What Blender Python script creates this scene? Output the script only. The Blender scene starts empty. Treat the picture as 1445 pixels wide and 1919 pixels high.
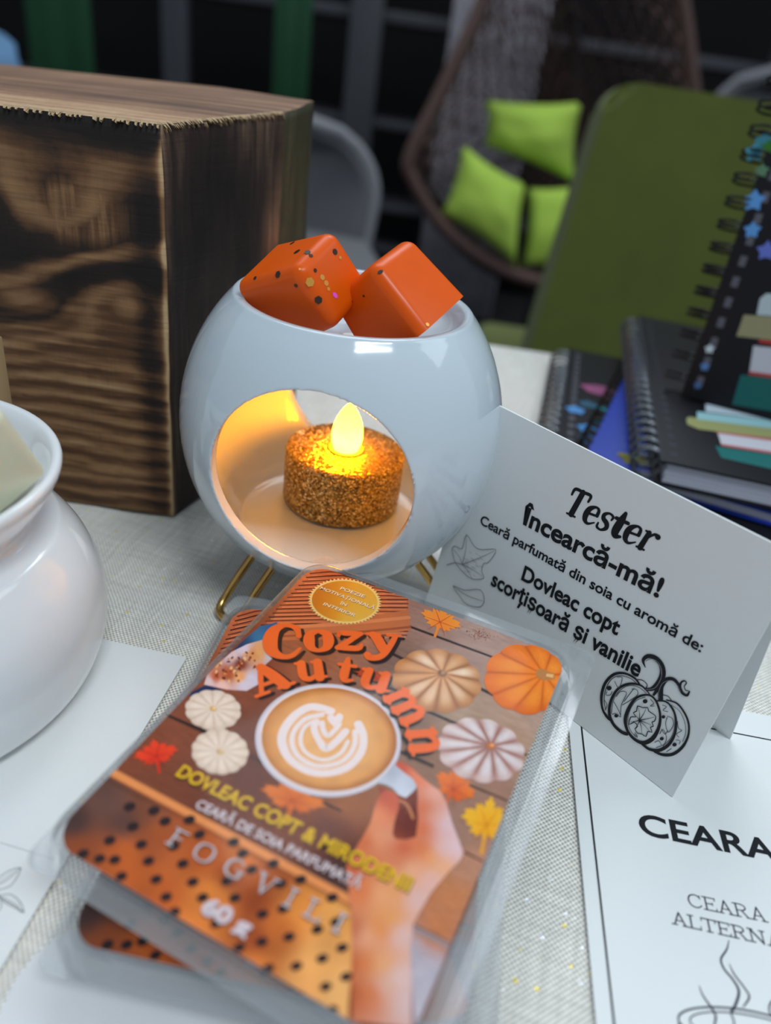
import bpy, bmesh, math, random
from mathutils import Vector, Matrix, Euler, noise
from mathutils.geometry import tessellate_polygon
PI = math.pi
S = bpy.context.scene
COL = S.collection
random.seed(7)

# ------------------------------------------------------------------ camera
F_PX, PITCH, ROLL, CAM_H = 1390.0, math.radians(31.5), math.radians(8.2), 0.14
CX, CY = 722.5, 959.5
cF = Vector((0, math.cos(PITCH), -math.sin(PITCH)))
_r0 = Vector((1, 0, 0)); _u0 = Vector((0, math.sin(PITCH), math.cos(PITCH)))
cR = _r0*math.cos(ROLL) + _u0*math.sin(ROLL)
cU = -_r0*math.sin(ROLL) + _u0*math.cos(ROLL)
cP = Vector((0, 0, CAM_H))
def ray(x, y): return cF*F_PX + cR*(x-CX) - cU*(y-CY)
def at(x, y, z=0.0):
    d = ray(x, y); return cP + d*((z-cP.z)/d.z)
def aty(x, y, Y):
    d = ray(x, y); return cP + d*(Y/d.y)
def project(P):
    v = P-cP; w = v.dot(cF); return CX+F_PX*v.dot(cR)/w, CY-F_PX*v.dot(cU)/w
cam_d = bpy.data.cameras.new('camera'); cam = bpy.data.objects.new('camera', cam_d); COL.objects.link(cam)
cam_d.sensor_fit = 'VERTICAL'; cam_d.sensor_height = 36; cam_d.lens = F_PX/1919*36
cam_d.clip_start = 0.005; cam_d.clip_end = 60
M = Matrix((cR, cU, -cF)).transposed().to_4x4(); M.translation = cP; cam.matrix_world = M
cam_d.dof.use_dof = True; cam_d.dof.focus_distance = 0.182
cam_d.dof.aperture_fstop = (F_PX/1919*0.036)/0.0032
S.camera = cam

# ------------------------------------------------------------------ colour helpers
def lin1(c):
    c = c/255.0
    return c/12.92 if c <= 0.04045 else ((c+0.055)/1.055)**2.4
def lin(r, g, b): return (lin1(r), lin1(g), lin1(b), 1.0)
LIGHT = (0.70, 0.84, 0.93)        # colour cast of the hall's light on a level surface
def alb(r, g, b, k=0.84):
    return tuple(min(0.95, max(0.004, lin1(c)/l*k)) for c, l in zip((r, g, b), LIGHT)) + (1.0,)

# ------------------------------------------------------------------ materials
class NT:
    def __init__(s, name):
        s.m = bpy.data.materials.new(name); s.m.use_nodes = True
        s.t = s.m.node_tree; s.n = s.t.nodes; s.l = s.t.links
        s.n.clear(); s.out = s.n.new('ShaderNodeOutputMaterial')
    def node(s, typ, ins=None, **kw):
        n = s.n.new(typ)
        for k, v in kw.items(): setattr(n, k, v)
        for k, v in (ins or {}).items():
            sock = n.inputs[k]
            if isinstance(v, bpy.types.NodeSocket): s.l.new(v, sock)
            else: sock.default_value = v
        return n
    def math(s, op, a, b=0.0, c=0.0):
        n = s.n.new('ShaderNodeMath'); n.operation = op
        for i, v in enumerate((a, b, c)):
            if isinstance(v, bpy.types.NodeSocket): s.l.new(v, n.inputs[i])
            else: n.inputs[i].default_value = v
        return n.outputs[0]
    def obj(s): return s.node('ShaderNodeTexCoord').outputs['Object']
    def sep(s, v):
        n = s.node('ShaderNodeSeparateXYZ', {0: v}); return n.outputs
    def mapping(s, v, scale=(1, 1, 1), rot=(0, 0, 0), loc=(0, 0, 0)):
        return s.node('ShaderNodeMapping', {'Vector': v, 'Scale': scale, 'Rotation': rot, 'Location': loc}).outputs[0]
    def noise(s, v, scale, detail=4.0, rough=0.55, dist=0.0):
        return s.node('ShaderNodeTexNoise', {'Vector': v, 'Scale': scale, 'Detail': detail, 'Roughness': rough, 'Distortion': dist}).outputs[0]
    def ramp(s, f, stops, interp='LINEAR'):
        n = s.node('ShaderNodeValToRGB', {0: f}); r = n.color_ramp; r.interpolation = interp
        while len(r.elements) > 1: r.elements.remove(r.elements[-1])
        r.elements[0].position = stops[0][0]; r.elements[0].color = stops[0][1]
        for p, c in stops[1:]:
            e = r.elements.new(p); e.color = c
        return n.outputs[0]
    def mix(s, f, a, b, mode='MIX'):
        n = s.n.new('ShaderNodeMix'); n.data_type = 'RGBA'; n.blend_type = mode
        for i, v in ((0, f), (6, a), (7, b)):
            if isinstance(v, bpy.types.NodeSocket): s.l.new(v, n.inputs[i])
            else: n.inputs[i].default_value = v
        return n.outputs[2]
    def bump(s, h, strength=0.3, dist=0.001):
        return s.node('ShaderNodeBump', {'Height': h, 'Strength': strength, 'Distance': dist}).outputs[0]
    def bsdf(s, **kw):
        names = dict(color='Base Color', rough='Roughness', metal='Metallic', normal='Normal', coat='Coat Weight', coatr='Coat Roughness',
                     sss='Subsurface Weight', sssr='Subsurface Radius', ssss='Subsurface Scale', ior='IOR', spec='Specular IOR Level',
                     emc='Emission Color', ems='Emission Strength', trans='Transmission Weight', sheen='Sheen Weight')
        p = s.node('ShaderNodeBsdfPrincipled', {names[k]: v for k, v in kw.items()})
        s.l.new(p.outputs[0], s.out.inputs[0]); return p

def simple(name, color, rough=0.6, metal=0.0, **kw):
    t = NT(name); o = t.obj()
    f = t.noise(o, kw.pop('nscale', 30.0), 3.0)
    amt = kw.pop('namt', 0.12)
    c = t.mix(f, tuple(v*(1-amt) for v in color[:3])+(1,), tuple(min(1, v*(1+amt)) for v in color[:3])+(1,))
    t.bsdf(color=c, rough=rough, metal=metal, **kw); return t.m

def mat_print(name, rough=0.5, coat=0.0, grain=0.06, spec=0.05):
    t = NT(name); a = t.node('ShaderNodeAttribute', attribute_name='ink').outputs['Color']
    f = t.noise(t.obj(), 2500.0, 2.0)
    c = t.mix(1.0, a, t.mix(f, (1-grain*2,)*3+(1,), (1+grain,)*3+(1,)), 'MULTIPLY')
    t.bsdf(color=c, rough=rough, coat=coat, spec=spec); return t.m

def mat_paper(name, color):
    t = NT(name); o = t.obj(); f = t.noise(o, 900.0, 4.0)
    c = t.mix(f, tuple(v*0.97 for v in color[:3])+(1,), color)
    t.bsdf(color=c, rough=0.75, spec=0.25, normal=t.bump(f, 0.06, 0.0002)); return t.m

def mat_plastic(name='clear_plastic', haze=0.004, r0=0.010, rk=0.35, tint=0.96):
    t = NT(name)
    tr = t.node('ShaderNodeBsdfTransparent', {'Color': (tint, tint*1.005, tint*1.01, 1)}).outputs[0]
    nz = t.bump(t.noise(t.obj(), 90.0, 1.0), 0.05, 0.0006)
    gl = t.node('ShaderNodeBsdfGlossy', {'Color': (1, 1, 1, 1), 'Roughness': 0.10, 'Normal': nz}).outputs[0]
    df = t.node('ShaderNodeBsdfDiffuse', {'Color': (0.75, 0.78, 0.8, 1)}).outputs[0]
    fc = t.node('ShaderNodeLayerWeight', {'Blend': 0.5, 'Normal': nz}).outputs['Facing']
    fr = t.math('MULTIPLY_ADD', t.math('POWER', fc, 4.0), rk, r0)
    m1 = t.node('ShaderNodeMixShader', {0: haze, 1: tr, 2: df}).outputs[0]
    m2 = t.node('ShaderNodeMixShader', {0: fr, 1: m1, 2: gl}).outputs[0]
    t.l.new(m2, t.out.inputs[0]); return t.m

def mat_ceramic(name='glazed_ceramic', color=(0.80, 0.815, 0.83, 1)):
    t = NT(name); f = t.noise(t.obj(), 60.0, 2.0)
    c = t.mix(f, tuple(v*0.97 for v in color[:3])+(1,), color)
    t.bsdf(color=c, rough=0.10, ior=1.5, spec=0.5, coat=0.5, coatr=0.03, sss=0.0); return t.m

def mat_wax(name, color, sss=0.35):
    t = NT(name); f = t.noise(t.obj(), 90.0, 3.0)
    c = t.mix(f, tuple(v*0.88 for v in color[:3])+(1,), color)
    t.bsdf(color=c, rough=0.34, sss=sss, sssr=(1.0, 0.3, 0.05), ssss=0.003, coat=0.10, coatr=0.20, spec=0.2,
           normal=t.bump(t.noise(t.obj(), 220.0, 2.0), 0.08, 0.0006)); return t.m

def mat_glitter():
    t = NT('gold_glitter'); o = t.obj()
    v = t.node('ShaderNodeTexVoronoi', {'Vector': o, 'Scale': 2300.0})
    n2 = t.noise(o, 1500.0, 2.0)
    rnd = t.sep(v.outputs['Color'])
    c = t.ramp(rnd[0], [(0.0, (0.10, 0.055, 0.010, 1)), (0.45, (0.30, 0.18, 0.04, 1)), (0.8, (0.62, 0.42, 0.13, 1)), (0.95, (1, 0.85, 0.5, 1))])
    nv = t.node('ShaderNodeVectorMath', {0: v.outputs['Color'], 1: (0.5, 0.5, 0.5)}, operation='SUBTRACT').outputs[0]
    nv = t.node('ShaderNodeVectorMath', {0: nv, 3: 1.1}, operation='SCALE').outputs[0]
    g = t.node('ShaderNodeNewGeometry').outputs['Normal']
    nn = t.node('ShaderNodeVectorMath', {0: g, 1: nv}, operation='ADD').outputs[0]
    nn = t.node('ShaderNodeVectorMath', {0: nn}, operation='NORMALIZE').outputs[0]
    t.bsdf(color=c, rough=0.38, metal=0.75, normal=nn); return t.m

def mat_flame():
    t = NT('lit_flame_bulb'); z = t.sep(t.obj())[2]
    f = t.math('DIVIDE', z, 0.0125)
    n = t.noise(t.obj(), 260.0, 2.0)
    f = t.math('ADD', f, t.math('MULTIPLY', t.math('SUBTRACT', n, 0.5), 0.5))
    st = t.ramp(f, [(0.0, (9, 9, 9, 1)), (0.35, (12, 12, 12, 1)), (0.7, (6.5, 6.5, 6.5, 1)), (1.0, (5, 5, 5, 1))])
    s2 = t.sep(st)[0]
    s2 = t.math('MULTIPLY', t.ramp(f, [(0.0, (.75, .75, .75, 1)), (0.3, (1, 1, 1, 1)), (0.75, (.62, .62, .62, 1)), (1, (.5, .5, .5, 1))]), 13.0)
    e = t.node('ShaderNodeEmission', {'Color': (1.0, 0.30, 0.0050, 1), 'Strength': t.math('MULTIPLY', s2, 9.5)}).outputs[0]
    t.l.new(e, t.out.inputs[0]); return t.m

def mat_cloth():
    t = NT('woven_cloth'); o = t.obj()
    v = t.mapping(o, rot=(0, 0, 0.22))
    wob = t.noise(v, 55.0, 2.0)
    x, y, z = t.sep(v)
    K = 2*PI/0.00115
    xs = t.math('ADD', t.math('MULTIPLY', x, K), t.math('MULTIPLY', wob, 4.0))
    ys = t.math('ADD', t.math('MULTIPLY', y, K*0.95), t.math('MULTIPLY', wob, 5.0))
    w = t.math('MULTIPLY', t.math('SINE', xs), t.math('SINE', ys))
    h = t.math('MULTIPLY_ADD', w, 0.5, 0.5)
    slub = t.noise(t.mapping(v, scale=(20, 260, 1)), 3.0, 3.0)
    slub2 = t.noise(t.mapping(v, scale=(300, 18, 1)), 3.0, 3.0)
    base = t.ramp(h, [(0.05, (0.30, 0.29, 0.27, 1)), (0.40, (0.68, 0.65, 0.59, 1)), (0.80, (0.95, 0.92, 0.84, 1))])
    sl = t.math('MULTIPLY_ADD', t.math('ADD', slub, slub2), 0.55, 0.50)
    base = t.mix(1.0, base, t.node('ShaderNodeCombineColor', {0: sl, 1: sl, 2: sl}).outputs[0], 'MULTIPLY')
    # gold and silver lurex threads woven in
    vo = t.node('ShaderNodeTexVoronoi', {'Vector': t.mapping(v, scale=(1, 1, 0)), 'Scale': 520.0})
    r = t.sep(vo.outputs['Color'])
    row = t.math('SINE', t.math('MULTIPLY', y, 2*PI/0.0065))
    on = t.math('MULTIPLY', t.math('GREATER_THAN', r[0], 0.80), t.math('LESS_THAN', vo.outputs['Distance'], 0.26))
    gold = t.math('MULTIPLY', on, t.math('GREATER_THAN', row, 0.55))
    sil = t.math('MULTIPLY', on, t.math('LESS_THAN', row, -0.80))
    c = t.mix(gold, base, (0.95, 0.78, 0.20, 1)); c = t.mix(sil, c, (0.95, 0.95, 1.0, 1))
    rough = t.math('MULTIPLY_ADD', t.math('ADD', gold, sil), -0.45, 0.75)
    t.bsdf(color=c, rough=rough, metal=t.math('MULTIPLY', t.math('ADD', gold, sil), 0.3), normal=t.bump(h, 0.6, 0.0004), spec=0.3, sheen=0.5)
    return t.m

def mat_charred(kind):
    t = NT('charred_wood_'+kind); o = t.obj()
    x, y, z = t.sep(o)
    def gauss(cx, cz, sx, sz, amp, u=None):
        a = t.math('DIVIDE', t.math('SUBTRACT', x if u is None else u, cx), sx)
        b = t.math('DIVIDE', t.math('SUBTRACT', z, cz), sz)
        e = t.math('ADD', t.math('MULTIPLY', a, a), t.math('MULTIPLY', b, b))
        return t.math('MULTIPLY', t.math('EXPONENT', t.math('MULTIPLY', e, -1.0)), amp)
    n1 = t.noise(o, 22.0, 5.0, 0.6); nf = t.noise(t.mapping(o, scale=(14, 14, 260)), 1.6, 5.0, 0.65)
    nv = t.noise(t.mapping(o, scale=(420, 420, 22)), 1.0, 4.0, 0.6)
    if kind == 'front':
        # grain height field bent by two knots, then banded
        g = t.math('ADD', z, t.math('MULTIPLY', t.math('SUBTRACT', n1, 0.5), 0.012))
        g = t.math('ADD', g, gauss(-0.098, 0.094, 0.016, 0.013, 0.018))
        g = t.math('SUBTRACT', g, gauss(-0.083, 0.072, 0.018, 0.012, 0.020))
        g = t.math('ADD', g, gauss(-0.120, 0.078, 0.018, 0.014, 0.016))
        fine = t.math('SINE', t.math('MULTIPLY_ADD', g, 1150.0, t.math('MULTIPLY', nf, 3.0)))
        lam = t.ramp(z, [(0.050, (0.0,)*3+(1,)), (0.072, (1,)*3+(1,))])
        lown = t.math('MULTIPLY_ADD', fine, 0.10, t.math('MULTIPLY_ADD', nf, 0.80, 0.10))
        coarse = t.math('SINE', t.math('MULTIPLY_ADD', g, 235.0, t.math('MULTIPLY', n1, 2.5)))
        up = t.math('MULTIPLY_ADD', coarse, 0.36, t.math('MULTIPLY', nf, 0.42))
        up = t.math('MAXIMUM', up, t.math('MULTIPLY', t.math('MINIMUM', gauss(-0.093, 0.0935, 0.0150, 0.0085, 1.5), 0.9), nv))
        up = t.math('MAXIMUM', up, t.math('MULTIPLY', gauss(-0.079, 0.0700, 0.0105, 0.0060, 1.3), t.math('MULTIPLY_ADD', n1, 1.0, 0.1)))
        up = t.math('MAXIMUM', up, t.math('MULTIPLY', gauss(-0.112, 0.0680, 0.0100, 0.0045, 1.2), t.math('MULTIPLY_ADD', n1, 1.0, 0.1)))
        f = t.math('ADD', t.math('MULTIPLY', up, lam), t.math('MULTIPLY', lown, t.math('SUBTRACT', 1.0, lam)))
        # pale scraped edge and a burnt strip beside it
        edge = gauss(-0.0699, 0.06, 0.0013, 9.0, 0.75)
        burn = gauss(-0.0750, 0.06, 0.0042, 0.06, 0.35)
        topb = t.math('MULTIPLY', t.ramp(z, [(0.108, (0,)*3+(1,)), (0.1145, (1,)*3+(1,))]), 0.35)
        f = t.math('ADD', t.math('SUBTRACT', t.math('SUBTRACT', f, burn), topb), t.math('MULTIPLY', edge, t.math('ADD', nv, 0.35)))
        stops = [(0.0, (0.010, 0.006, 0.005, 1)), (0.22, (0.028, 0.015, 0.010, 1)), (0.42, (0.13, 0.060, 0.026, 1)), (0.62, (0.31, 0.165, 0.075, 1)), (0.9, (0.60, 0.41, 0.22, 1))]
    elif kind == 'side':
        rad = t.math('MULTIPLY_ADD', t.noise(t.mapping(o, scale=(30, 30, 16)), 1.0, 4.0), 1.0, 0.0)
        st = t.ramp(z, [(0.100, (0,)*3+(1,)), (0.118, (1,)*3+(1,))])
        f = t.math('MULTIPLY', t.math('POWER', nv, 1.6), t.math('MULTIPLY_ADD', rad, 2.6, -1.0))
        f = t.math('ADD', f, t.math('MULTIPLY', t.math('MULTIPLY', st, nv), 0.35))
        f = t.math('ADD', f, gauss(0.262, 0.085, 0.009, 0.016, 0.30, y))
        e1 = gauss(0.2062, 0.06, 0.0018, 9.0, 0.45, y)
        f = t.math('ADD', f, t.math('MULTIPLY', e1, nv))
        stops = [(0.0, (0.010, 0.006, 0.005, 1)), (0.2, (0.032, 0.018, 0.014, 1)), (0.45, (0.11, 0.066, 0.042, 1)), (0.75, (0.38, 0.26, 0.15, 1)), (1.0, (0.6, 0.45, 0.28, 1))]
    elif kind == 'bark':
        f = t.math('MULTIPLY', nv, t.noise(t.mapping(o, scale=(60, 60, 20)), 1.0, 4.0)); 
        stops = [(0.0, (0.016, 0.012, 0.008, 1)), (0.3, (0.05, 0.045, 0.022, 1)), (0.6, (0.14, 0.11, 0.06, 1))]
    else:
        gr = t.noise(t.mapping(o, scale=(10, 220, 10), rot=(0, 0, 0.05)), 1.0, 5.0, 0.6)
        fl = t.noise(t.mapping(o, scale=(60, 25, 1), rot=(0, 0, 0.9)), 1.0, 4.0)
        yr = t.math('SUBTRACT', y, 0.206)
        rim = t.math('MULTIPLY', t.ramp(yr, [(0.0, (1,)*3+(1,)), (0.035, (0,)*3+(1,))]), 0.28)
        f = t.math('ADD', t.math('MULTIPLY_ADD', gr, 0.75, 0.02), t.math('MULTIPLY', rim, t.math('ADD', nv, 0.4)))
        f = t.math('SUBTRACT', f, t.math('MULTIPLY', fl, 0.12))
        stops = [(0.1, (0.035, 0.02, 0.016, 1)), (0.33, (0.20, 0.10, 0.055, 1)), (0.5, (0.42, 0.24, 0.13, 1)), (0.8, (0.66, 0.50, 0.31, 1))]
    c = t.ramp(f, stops)
    t.bsdf(color=c, rough=0.62, spec=0.35, normal=t.bump(t.math('ADD', nf, nv), 0.45, 0.0012)); return t.m

MT = {}
def mats():
    MT['ceramic'] = mat_ceramic()
    MT['ceramic_cool'] = mat_ceramic('cool_white_glazed_ceramic', (0.60, 0.68, 0.735, 1))
    MT['plastic'] = mat_plastic()
    MT['plastic_edge'] = mat_plastic('moulded_plastic_edge', 0.17, 0.08, 0.6, 0.84)
    MT['print'] = mat_print('printed_label', 0.5)
    MT['ink'] = mat_print('printed_ink', 0.5, grain=0.02)
    MT['foil'] = mat_print('foil_print', 0.25)
    MT['paper'] = mat_paper('white_card', (0.80, 0.82, 0.815, 1))
    MT['paper2'] = mat_paper('white_paper', (0.78, 0.78, 0.79, 1))
    MT['glitter'] = mat_glitter()
    MT['flame'] = mat_flame()
    MT['cloth'] = mat_cloth()
    MT['wax'] = mat_wax('orange_wax', (0.86, 0.110, 0.002, 1), 0.2)
    MT['wax_cream'] = mat_wax('cream_wax', (0.80, 0.80, 0.60, 1), 0.3)
    MT['wax_olive'] = mat_wax('olive_wax', (0.42, 0.33, 0.10, 1), 0.2)
    MT['wax_brown'] = mat_wax('brown_wax', (0.10, 0.035, 0.018, 1), 0.1)
    MT['fleck'] = simple('dark_fleck', (0.035, 0.014, 0.006, 1), 0.35)
    MT['fleck_gold'] = simple('gold_fleck', (0.9, 0.42, 0.08, 1), 0.25, 0.5)
    MT['fleck_pink'] = simple('pink_fleck', (0.95, 0.10, 0.75, 1), 0.3)
    MT['brass'] = simple('brass', (0.62, 0.38, 0.12, 1), 0.22, 1.0)
    MT['tan_wood'] = simple('tan_wood', (0.42, 0.28, 0.14, 1), 0.6)
    MT['table'] = simple('table_top', (0.25, 0.24, 0.22, 1), 0.6)
    MT['dark_metal'] = simple('dark_metal', (0.02, 0.02, 0.022, 1), 0.4, 0.6)
    MT['grey_metal'] = simple('grey_metal', (0.07, 0.072, 0.082, 1), 0.5, nscale=6)
    MT['floor'] = simple('dark_floor', (0.012, 0.012, 0.013, 1), 0.7, nscale=4)
    MT['wall'] = simple('black_wall', (0.003, 0.003, 0.0035, 1), 0.9, nscale=2)
    MT['banner'] = simple('green_banner', (0.006, 0.062, 0.021, 1), 0.8, nscale=3)
    MT['grey_fabric'] = simple('grey_fabric', (0.13, 0.13, 0.14, 1), 0.9, nscale=12, sheen=0.2)
    MT['grey_shell'] = simple('pale_grey_edge', (0.24, 0.24, 0.26, 1), 0.7, nscale=12)
    MT['olive'] = simple('olive_fabric', (0.095, 0.115, 0.017, 1), 0.95, nscale=14, namt=0.25, sheen=0.1)
    MT['lime'] = simple('lime_fabric', (0.47, 0.68, 0.09, 1), 0.9, nscale=8)
    MT['rattan'] = simple('brown_rattan', (0.105, 0.055, 0.045, 1), 0.6, nscale=20)
    MT['blue_fabric'] = simple('blue_fabric', (0.15, 0.30, 0.50, 1), 0.9, nscale=6)
    MT['curtain'] = simple('grey_curtain', (0.42, 0.40, 0.44, 1), 0.9, nscale=26, namt=0.6)
    MT['black_cover'] = simple('black_cover', (0.006, 0.006, 0.009, 1), 0.5, spec=0.25)
    MT['blue_cover'] = simple('blue_cover', (0.006, 0.035, 0.34, 1), 0.45, nscale=10, namt=0.3, spec=0.3)
    MT['pages'] = simple('page_edges', (0.52, 0.53, 0.62, 1), 0.8)
    MT['wire'] = simple('black_wire', (0.02, 0.02, 0.022, 1), 0.25, 0.7)
    MT['wire_grey'] = simple('grey_wire', (0.16, 0.17, 0.19, 1), 0.25, 0.8)
    MT['white_light'] = NT('lamp_glow').m
    t = MT['white_light'].node_tree; e = t.nodes.new('ShaderNodeEmission'); e.inputs[0].default_value = (0.85, 0.95, 1, 1); e.inputs[1].default_value = 1.2
    t.links.new(e.outputs[0], t.nodes['Material Output'].inputs[0])
mats()

# ------------------------------------------------------------------ object helpers
def link(name, me, mat=None, parent=None, smooth=False, mw=None):
    o = bpy.data.objects.new(name, me); COL.objects.link(o)
    if mat is not None:
        for m in (mat if isinstance(mat, (list, tuple)) else [mat]): me.materials.append(MT[m] if isinstance(m, str) else m)
    if smooth:
        for p in me.polygons: p.use_smooth = True
    if mw is not None: o.matrix_world = mw
    if parent is not None: o.parent = parent
    return o
def from_bm(name, bm, mat=None, parent=None, smooth=False, mw=None):
    me = bpy.data.meshes.new(name); bmesh.ops.recalc_face_normals(bm, faces=bm.faces); bm.to_mesh(me); bm.free()
    return link(name, me, mat, parent, smooth, mw)
def tag(o, label=None, cat=None, group=None, kind=None):
    for k, v in (('label', label), ('category', cat), ('group', group), ('kind', kind)):
        if v: o[k] = v
    return o
def empty(name, loc=(0, 0, 0), label=None, cat=None, group=None, mw=None):
    o = bpy.data.objects.new(name, None); COL.objects.link(o); o.empty_display_size = 0.01
    if mw is not None: o.matrix_world = mw
    else: o.location = loc
    return tag(o, label, cat, group)
def autosmooth(o, ang=35):
    me = o.data
    for p in me.polygons: p.use_smooth = True
    bm = bmesh.new(); bm.from_mesh(me)
    for e in bm.edges:
        if len(e.link_faces) == 2 and e.calc_face_angle(0) > math.radians(ang): e.smooth = False
    bm.to_mesh(me); bm.free()
def bm_box(bm, c, s, rot=None, bev=0.0, seg=2):
    r = bmesh.ops.create_cube(bm, size=1.0); vs = r['verts']
    for v in vs: v.co = Vector((v.co.x*s[0], v.co.y*s[1], v.co.z*s[2]))
    if bev > 0:
        es = list({e for v in vs for e in v.link_edges})
        r2 = bmesh.ops.bevel(bm, geom=es, offset=bev, segments=seg, affect='EDGES', profile=0.5)
        vs = list({v for f in r2['faces'] for v in f.verts} | {v for v in vs if v.is_valid})
    m = (rot or Matrix.Identity(3))
    for v in vs: v.co = m @ v.co + Vector(c)
    return vs
def box(name, c, s, mat, parent=None, bev=0.0, rot=None, seg=2, smooth=True):
    bm = bmesh.new(); bm_box(bm, c, s, rot, bev, seg)
    o = from_bm(name, bm, mat, parent)
    if bev > 0 and smooth: autosmooth(o)
    return o
def bm_lathe(bm, prof, n=96, closed=False):
    rings = []
    for r, z in prof:
        if r < 1e-7: rings.append([bm.verts.new((0, 0, z))])
        else: rings.append([bm.verts.new((r*math.cos(2*PI*i/n), r*math.sin(2*PI*i/n), z)) for i in range(n)])
    idx = list(range(len(rings)-1)) + ([len(rings)-1] if closed else [])
    for k in idx:
        a, b = rings[k], rings[(k+1) % len(rings)]
        if len(a) == 1 and len(b) == 1: continue
        for i in range(n):
            j = (i+1) % n
            if len(a) == 1: bm.faces.new((a[0], b[i], b[j]))
            elif len(b) == 1: bm.faces.new((a[i], b[0], a[j]))
            else: bm.faces.new((a[i], b[i], b[j], a[j]))
def lathe(name, prof, mat, parent=None, n=96, loc=None, smooth=True):
    bm = bmesh.new(); bm_lathe(bm, prof, n); o = from_bm(name, bm, mat, parent, smooth)
    if loc: o.location = loc
    return o
def catmull(pts, n=8, closed=False):
    P = [tuple(map(float, p)) for p in pts]; out = []
    N = len(P); rng = range(N if closed else N-1)
    def g(i):
        if closed: return P[i % N]
        return P[max(0, min(N-1, i))]
    for i in rng:
        a, b, c, d = g(i-1), g(i), g(i+1), g(i+2)
        for k in range(n):
            t = k/n; t2 = t*t; t3 = t2*t
            out.append(tuple(0.5*((2*b[j])+(-a[j]+c[j])*t+(2*a[j]-5*b[j]+4*c[j]-d[j])*t2+(-a[j]+3*b[j]-3*c[j]+d[j])*t3) for j in range(len(b))))
    if not closed: out.append(P[-1])
    return out
def bm_tube(bm, pts, r, n=10, closed=False, cap=True):
    pts = [Vector(p) for p in pts]; N = len(pts); rings = []
    up = Vector((0, 0, 1)); prev = None
    for i, p in enumerate(pts):
        if closed: t = pts[(i+1) % N]-pts[(i-1) % N]
        else: t = pts[min(i+1, N-1)]-pts[max(i-1, 0)]
        t.normalize()
        if prev is None:
            a = t.cross(up)
            if a.length < 1e-3: a = t.cross(Vector((1, 0, 0)))
        else: a = prev - t*prev.dot(t)
        a.normalize(); prev = a; b = t.cross(a)
        rr = r[i] if isinstance(r, (list, tuple)) else r
        rings.append([bm.verts.new(p + a*rr*math.cos(2*PI*k/n) + b*rr*math.sin(2*PI*k/n)) for k in range(n)])
    for i in range(N if closed else N-1):
        a, b = rings[i], rings[(i+1) % N]
        for k in range(n): bm.faces.new((a[k], a[(k+1) % n], b[(k+1) % n], b[k]))
    if cap and not closed: bm.faces.new(rings[0][::-1]); bm.faces.new(rings[-1])
def tube(name, pts, r, mat, parent=None, n=10, closed=False):
    bm = bmesh.new(); bm_tube(bm, pts, r, n, closed); return from_bm(name, bm, mat, parent, True)
def rounded_rect(w, h, r, n=6):
    out = []
    for cx, cy, a0 in ((w/2-r, h/2-r, 0), (-w/2+r, h/2-r, PI/2), (-w/2+r, -h/2+r, PI), (w/2-r, -h/2+r, 1.5*PI)):
        for k in range(n+1):
            a = a0+PI/2*k/n; out.append((cx+r*math.cos(a), cy+r*math.sin(a)))
    return out
def bm_prism(bm, poly, z0, z1):
    a = [bm.verts.new((x, y, z0)) for x, y in poly]; b = [bm.verts.new((x, y, z1)) for x, y in poly]
    n = len(poly)
    bm.faces.new(a[::-1]); bm.faces.new(b)
    for i in range(n): bm.faces.new((a[i], a[(i+1) % n], b[(i+1) % n], b[i]))
def prism(name, poly, z0, z1, mat, parent=None, mw=None):
    bm = bmesh.new(); bm_prism(bm, poly, z0, z1); return from_bm(name, bm, mat, parent, mw=mw)
def eval_mesh(o):
    dg = bpy.context.evaluated_depsgraph_get(); dg.update()
    me = bpy.data.meshes.new_from_object(o.evaluated_get(dg)); return me

# ------------------------------------------------------------------ flat print on a surface
def text_polys(txt, bold=0.0, spacing=1.0, shear=0.0):
    cu = bpy.data.curves.new('t', 'FONT'); cu.body = txt; cu.size = 1.0; cu.offset = bold; cu.space_character = spacing; cu.shear = shear
    cu.resolution_u = 5
    o = bpy.data.objects.new('t', cu); COL.objects.link(o)
    me = eval_mesh(o)
    vs = [(v.co.x, v.co.y) for v in me.vertices]; fs = [tuple(p.vertices) for p in me.polygons]
    bpy.data.objects.remove(o); bpy.data.curves.remove(cu); bpy.data.meshes.remove(me)
    return vs, fs

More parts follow.
